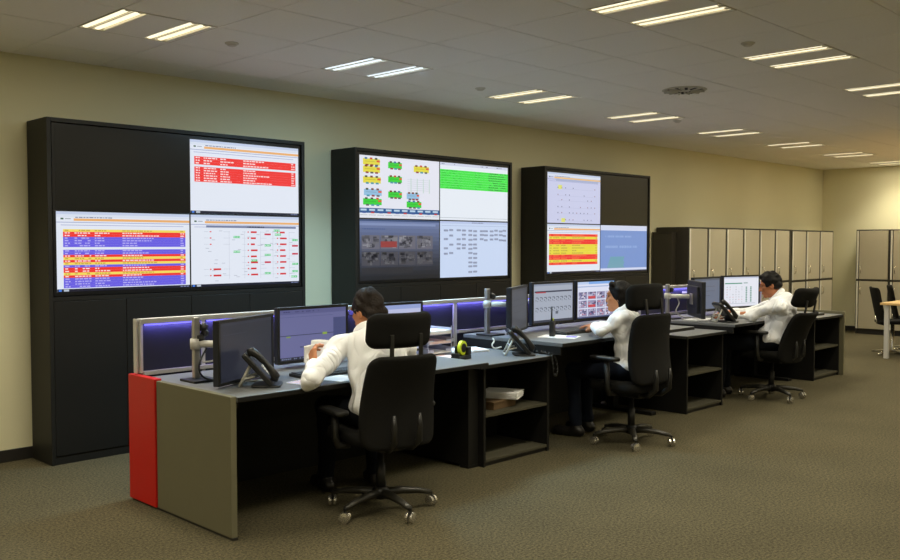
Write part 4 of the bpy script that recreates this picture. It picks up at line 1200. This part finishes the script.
# man with papers
J1 = frame_pts(P1O, R(70), dict(pelvis=(0, -.09, .59), waist=(0, -.095, .72), chest=(.0, -.04, .85), neck=(-.01, .09, 1.005), head=(.0, .135, 1.138),
     shoulder_l=(-.185, .085, .94), shoulder_r=(.185, .05, .93), elbow_r=(.30, .22, .81), wrist_r=(.16, .42, .799),
     hip_l=(-.095, -.05, .575), hip_r=(.095, -.05, .575), knee_l=(-.15, .43, .53), knee_r=(.15, .43, .53), ankle_l=(-.15, .46, .09), ankle_r=(.16, .44, .09)))
J1['elbow_l'] = (2.965, 3.955, .79); J1['wrist_l'] = (3.115, 4.135, .845)
J_hand[P1O] = dict(l=((.25, .45, .65), (-.75, .2, .15), .55), r=((-.6, .75, -.05), (0, 0, 1), .18))
person(P1O, 'seated man seen from behind in a white shirt, holding up sheets of paper', J1, 'skin_tan', 'hair_dark', 'trousers', 'short', R(94), .22, 1.06, True, 1)
# woman
J2 = frame_pts(P2O, R(98), dict(pelvis=(0, -.02, .57), waist=(0, -.0, .71), chest=(0, .02, .86), neck=(0, .045, 1.0), head=(0, .085, 1.125),
     shoulder_l=(-.15, .05, .94), shoulder_r=(.15, .05, .94), elbow_r=(.24, .18, .866), wrist_r=(.16, .33, .868),
     hip_l=(-.09, .02, .555), hip_r=(.09, .02, .555), knee_l=(-.10, .43, .53), knee_r=(.12, .43, .53), ankle_l=(-.10, .40, .09), ankle_r=(.12, .42, .09)))
J2['elbow_l'] = (5.71, 3.985, .856); J2['wrist_l'] = (5.86, 4.13, .875)
J_hand[P2O] = dict(l=((.5, .75, .15), (-.3, .3, .8), .45), r=((-.2, .95, 0), (0, 0, 1), .2))
person(P2O, 'seated dark-haired woman in a white blouse, leaning on her desk', J2, 'skin_tan', 'hair_black', 'jeans', 'long', R(118), .05, .82, False, 5)
# man by the lockers
J3 = frame_pts(P3O, R(112), dict(pelvis=(0, -.02, .59), waist=(0, -.09, .71), chest=(0, -.115, .86), neck=(0, -.07, 1.01), head=(0, .0, 1.132),
     shoulder_l=(-.18, -.09, .945), shoulder_r=(.18, -.07, .945),
     hip_l=(-.085, .02, .575), hip_r=(.095, .02, .575), knee_l=(-.10, .44, .55), knee_r=(.13, .44, .55), ankle_l=(-.10, .46, .09), ankle_r=(.13, .42, .09)))
J3['elbow_l'] = (8.36, 4.035, .845); J3['wrist_l'] = (8.30, 4.215, .828); J3['elbow_r'] = (8.72, 4.20, .85); J3['wrist_r'] = (8.58, 4.36, .841)
J_hand[P3O] = dict(l=((-.3, .95, -.02), (0, 0, 1), .2), r=((-.6, .75, 0), (0, 0, 1), .22))
person(P3O, 'seated black-haired man in a white shirt, both arms stretched over his desk', J3, 'skin_olive', 'hair_black', 'trousers', 'short', R(116), .28, 1.0, False, 9)

# the sheets in the raised hand of the first man
hp = thing('held_sheets', 'white sheets of paper held up in a hand before the lavender monitor', 'paper', (3.177, 4.197, .862))
def sheet(q, tilt, yaw_, w, h):
    mb = MB(); n = 8; vs_, fs_ = [], []
    for i in range(n+1):
        for k in range(n+1):
            u, v = i/n-.5, k/n; vs_.append((u*w, .03*math.sin(v*2.2+q)+.02*(u*2)**2, v*h))
    for i in range(n):
        for k in range(n): a = i*(n+1)+k; fs_.append((a, a+n+1, a+n+2, a+1))
    mb.add(vs_, fs_); return mb.xf(Matrix.Rotation(yaw_, 4, 'Z') @ Matrix.Rotation(tilt, 4, 'X'))
for q, (ti, ya, w, h) in enumerate(((-.45, R(-58), .13, .13), (-.65, R(-38), .14, .10))):
    o = part('sheet', sheet(q, ti, ya, w, h), 'paper', hp, smooth=True)
    so_ = o.modifiers.new('thick', 'SOLIDIFY'); so_.thickness = .0012
#PEOPLE-END
